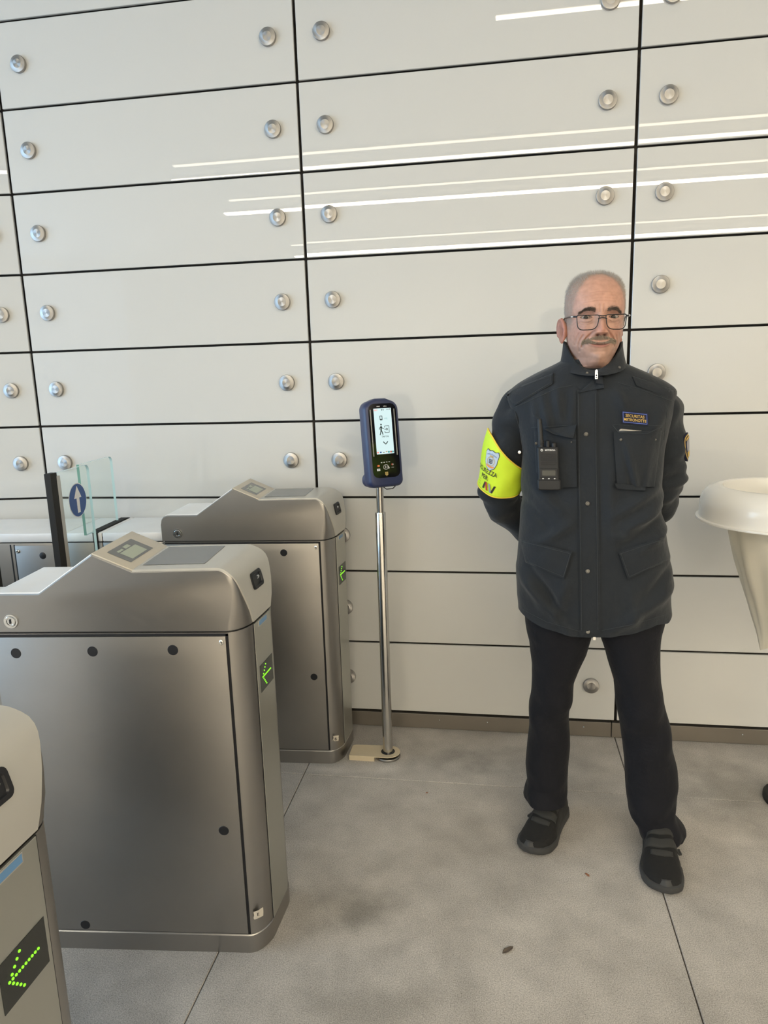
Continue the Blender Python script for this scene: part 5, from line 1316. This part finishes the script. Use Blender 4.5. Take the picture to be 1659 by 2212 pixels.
def hair_s():
    q = pool[int(np.searchsorted(cum, rng.random()))]; p = q[0]+q[1]*rng.random()+q[2]*rng.random(); nn = q[3]; lp = q[5]
    if (p-HO)@nn < 0: nn = -nn
    topk = min(1, max(0, (lp[2]-.055)/.05))
    dirv = nn*(.22+.75*topk)+Mh@np.array([rng.gauss(0, .35), .45*(1-topk)-.10*topk, -.45*(1-topk)+.45*topk])+np.array([rng.gauss(0, .22) for _ in range(3)])
    return p-nn*.0005, dirv, (.0050+.0070*topk)*rng.uniform(.6, 1.15)
strands('hair', 'hair', 17000, hair_s, .00045, man)
def face_y(x, z):
    f, w = float(np.interp(z, hzf, HFs)), float(np.interp(z, hzf, HWs)); yc = .012; n = 2.25
    return yc-(yc-f)*(max(0, 1-(abs(x)/w)**n))**(1/n)-face_disp(x, z)
for sd in (-1, 1):
    def brow_s(sd=sd):
        t = rng.random(); ax = .0135+.041*t; zc = .0145+.0072*math.sin(min(1, .18+t*.95)*math.pi*.80)-.0065*max(0, t-.65)/.35
        zz = zc+rng.gauss(0, .0034*(1-.50*t)); x = sd*ax
        return HW_((x, face_y(x, zz)+.0006, zz)), Mh@np.array([sd*(.9 if t > .10 else .65), -.38, .38-.62*t+rng.gauss(0, .16)]), rng.uniform(.0045, .0085)*(1-.25*t)
    strands('eyebrow', 'brow', 1100, brow_s, .00042, man)
def tache_s():
    t = rng.uniform(-1, 1); x = .0430*t; zt = -.0460-.012*abs(t)**1.6; zb = -.0640-.0040*abs(t)**1.5
    zz = zt+(zb-zt)*rng.random()*.95
    return HW_((x, face_y(x, zz)+.0008, zz)), Mh@np.array([.75*t+rng.gauss(0, .22), -.42, -.85+rng.gauss(0, .2)]), rng.uniform(.0055, .0095)
strands('moustache', 'tache', 2500, tache_s, .0005, man)

# ---- glasses
gl_ = None
LZ, LY = -.0135, -.1090
fg = G(); nose_b = .0
def lens_outline(sd, sc=1.):
    P = []
    w, h = .0280, .0195
    pts = [(-w+.0005, h*.94, .006), (w, h*1.0, .006), (w-.0035, -h, .0150), (-w+.0060, -h*.96, .0170)]   # from nose-top, outer-top, outer-bottom, nose-bottom
    for k, (x, z, r) in enumerate(pts):
        xp, zp_, _ = pts[k-1]; xn, zn, _ = pts[(k+1) % 4]
        a = np.array([xp-x, zp_-z]); a /= np.linalg.norm(a); b = np.array([xn-x, zn-z]); b /= np.linalg.norm(b)
        for j in range(6):
            t = j/5; q = np.array([x, z])+a*r*(1-t)**2*1.0+b*r*t**2; P.append(q)
    return [(sd*(.0362+q[0]*sc*1.03), LZ+q[1]*sc) for q in P]
def lens_y(x): return LY+3.2*x*x
fr_ob = None
for sd in (-1, 1):
    O_ = lens_outline(sd); path = [HW_((x, lens_y(x), z)) for x, z in O_]; path.append(path[0]); path.append(path[1])
    fg.tube(path, .00128, 8, False)
fg.tube([HW_((x, lens_y(x)-.001, LZ+.0168-.001*(1-(x/.0085)**2))) for x in np.linspace(-.0085, .0085, 7)], .0014, 8)
fg.tube([HW_((x, lens_y(x)-.001, LZ+.0088+.0025*(1-(x/.0105)**2))) for x in np.linspace(-.0115, .0115, 7)], .0015, 8)
glasses = fg.build('glasses', MAT['frame'], man, smooth=60)
for sd in (-1, 1):
    O_ = lens_outline(sd, .97); g = G(); n = len(O_); g.add([HW_((x, lens_y(x), z)) for x, z in O_], [tuple(range(n))]); g.build('lens', MAT['lens'], glasses, smooth=0)
    xo = .0650
    g = G(); g.tube([HW_((sd*(xo+dx), y, z)) for dx, y, z in ((-.001, lens_y(xo)-.0005, LZ+.016), (.0055, lens_y(xo)+.004, LZ+.0160), (.0105, lens_y(xo)+.018, LZ+.0165), (.0150, -.045, LZ+.0172), (.0172, -.010, LZ+.0172), (.0180, .004, LZ+.0150), (.0180, .016, LZ-.004))], [.0022, .0024, .0022, .0019, .0019, .0019, .0016], 8)
    g.build('temple', MAT['frame'], glasses, smooth=60)
    G().tube([HW_((sd*(xo+.0072), lens_y(xo)+.0055, LZ+.0163)), HW_((sd*(xo+.0112), lens_y(xo)+.016, LZ+.0166))], .0026, 6).build('temple_inlay', MAT['zip'], glasses, smooth=60)

# ---- radio and phone carried in the chest pockets
RQ = [(1160.5, 966), (1205.5, 966), (1209.5, 1056), (1163, 1056)]
def pocket_frame(Q, bvh, off):
    c = [drape(*q, bvh, 0.) for q in Q]; cen = np.mean(c, 0); cd_ = cen-CAM; cd_ /= np.linalg.norm(cd_)
    dist = np.linalg.norm(cen-CAM)-off
    def pos(u, v): # plane facing outwards through the pocket front
        r = ray_of(u, v); nrm = np.array([-.06, -1., .02]); nrm /= np.linalg.norm(nrm); p0 = CAM+cd_*dist
        return CAM+r*(((p0-CAM)@nrm)/(r@nrm)), nrm
    return pos
rp = pocket_frame(RQ, bv_pr, .042)
TLp, nrm_r = rp(1160.5, 966); TRp, _ = rp(1206, 966); BLp, _ = rp(1163, 1056); BRp, _ = rp(1210, 1056)
ra = (TRp-TLp+BRp-BLp)/2; rw = np.linalg.norm(ra); ra /= rw; ru = (TLp-BLp+TRp-BRp)/2; rh = np.linalg.norm(ru); ru /= rh; rc = (TLp+TRp+BLp+BRp)/4
def RL_(a, b, c): return tuple(rc+ra*a+ru*c+nrm_r*b)       # a across, c up, b outwards
radio = thing('two_way_radio', 'black two-way radio with antenna clipped in the chest pocket', 'radio', tuple(rc-np.array([0, 0, rh/2])))
hw2, hh2 = rw/2*.98, rh/2
def rbox(g, a0, a1, c0, c1, b0, b1, r=.003, ch=.002):
    P0 = [(a+(a0+a1)/2, c+(c0+c1)/2) for a, c in rrect((a1-a0)/2, (c1-c0)/2, r, 4)]; P1 = [(a+(a0+a1)/2, c+(c0+c1)/2) for a, c in rrect((a1-a0)/2-ch, (c1-c0)/2-ch, max(r-ch*.5, .0005), 4)]
    return g.loft([[RL_(a, b0, c) for a, c in P0], [RL_(a, b1-ch, c) for a, c in P0], [RL_(a, b1, c) for a, c in P1]])
MAT['radio'] = pbr('radio_plastic', (.0085, .0085, .0095), rough=.55, bump=.12, bscale=900)
rb = rbox(G(), -hw2, hw2, -hh2, hh2, -.026, .0, .005, .003).build('radio_case', MAT['radio'], radio, smooth=35)
rbox(G(), -hw2-.0025, hw2+.0035, -hh2-.004, -hh2+.026, -.020, .0025, .006, .003).build('holder_cup', MAT['radio'], radio, smooth=35)
rbox(G(), -hw2*.84, hw2*.86, -hh2*.46, -hh2*.02, -.001, .0018, .003, .001).build('lower_face', MAT['radio'], rb, smooth=35)
for k in range(6): rbox(G(), -hw2*.72, hw2*.74, hh2*(.16+.095*k), hh2*(.20+.095*k), -.001, .0012, .0006, .0004).build('speaker_bar', MAT['radio'], rb, smooth=0)
MAT['radio_lcd'] = pbr('radio_lcd', (.060, .060, .052), rough=.2)
rbox(G(), -hw2*.62, hw2*.66, -hh2*.37, -hh2*.10, .0, .0024, .0015, .0004).build('radio_screen', MAT['radio_lcd'], rb, smooth=0)
for a in (-.55, .0, .55): rbox(G(), hw2*a-.0022, hw2*a+.0022, -hh2*.505-.0010, -hh2*.505+.0012, -.001, .0030, .0008, .0003).build('radio_key', MAT['white_print'], rb, smooth=0)
g = G(); flat_text(g, 'MOTOROLA', 1, lambda a, c: RL_(hw2*.22+a, .0008, hh2*.86+c), width=hw2*.98, height=.0042, bold=.03); g.build('radio_name', MAT['white_print'], rb, smooth=0)
g = G(); g.add([RL_(-hw2*.58+.0034*math.cos(k*.3927), .0008, hh2*.86+.0034*math.sin(k*.3927)) for k in range(16)], [tuple(range(16))]); lg = g.build('radio_logo', MAT['white_print'], rb, smooth=0)
g = G(); flat_text(g, 'M', 1, lambda a, c: RL_(-hw2*.58+a, .0012, hh2*.86+c), height=.0036, bold=.02); g.build('logo_letter', MAT['radio'], lg, smooth=0)
ant, _ = rp(1163.5, 906); antb, _ = rp(1167.5, 966)
al = (ant-rc)@ru
g = G(); rings = []
for c, w_ in ((hh2-.002, .0080), (hh2+.018, .0082), (hh2+.020, .0072), (al-.004, .0066), (al, .0050)):
    t = (c-hh2)/(al-hh2); a0 = -hw2+.0105-.002*t; rings.append([RL_(a0+w_*math.cos(k*.449), -.012+w_*math.sin(k*.449), c) for k in range(14)])
g.loft(rings).build('antenna', MAT['radio'], radio, smooth=40)
for k in range(4): 
    g = G(); c = hh2+.003+.0042*k; g.loft([[RL_(-hw2+.0105+r_*math.cos(q*.449), -.012+r_*math.sin(q*.449), c+dc) for q in range(14)] for r_, dc in ((.0080, 0), (.0090, .0004), (.0090, .0020), (.0080, .0024))]).build('antenna_ring', MAT['radio'], radio, smooth=0)
for a, h_, w_ in ((.000, .016, .0058), (.0165, .010, .0072)):
    g = G(); g.loft([[RL_(a+w_*math.cos(k*.393), -.012+w_*math.sin(k*.393), hh2+c) for k in range(16)] for c in (-.002, h_*.85, h_)]+[[RL_(a+w_*.8*math.cos(k*.393), -.012+w_*.8*math.sin(k*.393), hh2+h_+.0012) for k in range(16)]]).build('control_knob', MAT['radio'], radio, smooth=40)
# phone
MAT['phone_metal'] = pbr('phone_edge', (.20, .19, .175), rough=.35, metal=.8)
PQ = [(1338, 926), (1391, 931), (1391, 1010), (1338, 1006)]
pp = pocket_frame(PQ, bv_pl, .004)
a_, nr = pp(1338.5, 926); b_, _ = pp(1391.5, 931.5); pa = b_-a_; pw = np.linalg.norm(pa); pa /= pw; pu = np.cross(pa, -nr); pu = -pu if pu[2] < 0 else pu
a_ = a_ - nr*.010
ph = thing('mobile_phone', 'dark phone peeping out of the chest pocket under the name patch', 'phone', tuple((a_+b_)/2-pu*.14))
def PH(x, b, z): return tuple(a_+pa*(x+pw/2)+pu*(z-.070)+nr*b)
g = G(); O0 = rrect(pw/2, .070, .007, 5); O1 = rrect(pw/2-.0018, .0682, .006, 5)
g.loft([[PH(x, -.0105+0, z) for x, z in O1], [PH(x, -.009, z) for x, z in O0], [PH(x, -.001, z) for x, z in O0], [PH(x, .0, z) for x, z in O1]]).build('phone_case', MAT['phone_metal'], ph, smooth=35)
G().add([PH(x, .0004, z) for x, z in rrect(pw/2-.003, .066, .005, 5)], [tuple(range(24))]).build('phone_screen', MAT['lcd_frame'], ph, smooth=0)
# ================================================================ small litter on the floor
MAT['leaf'] = pbr('dry_leaf', (.11, .085, .065), rough=.8, noise=.3, nscale=60)
MAT['scrap'] = pbr('rusty_scrap', (.30, .13, .07), rough=.7)
def scrap(name, label, cat, x, y, L, Wd, ang, mat, curl=.3):
    g = G(); P = []
    for i in range(7):
        s = i/6*2-1; w = Wd*(1-s*s)**.7*(1 if s < 0 else .8)+.0006
        row = []
        for j in range(5):
            q = j/4*2-1
            lx, ly = s*L, q*w; row.append((x+lx*math.cos(ang)-ly*math.sin(ang), y+lx*math.sin(ang)+ly*math.cos(ang), .0008+curl*w*abs(q)**1.5+.05*L*s*s))
        P.append(row)
    g.grid(P); o = g.build(name, MAT[mat], None, smooth=60); o.modifiers.new('body', 'SOLIDIFY').thickness = .0006
    return tag(o, label, cat)
scrap('dry_leaf', 'curled brown dry leaf on the concrete in front of the guard', 'leaf', 1.957, -1.155, .019, .0075, .75, 'leaf', .5)
scrap('leaf_scrap', 'small rust coloured leaf scrap on the floor between the guard shoes', 'leaf', 2.194, -.841, .009, .0035, 2.2, 'scrap', .8)
scrap('brown_crumb', 'tiny brown crumb on the floor near the ticket reader pole', 'crumb', 1.677, -.474, .005, .002, .4, 'scrap', .6)
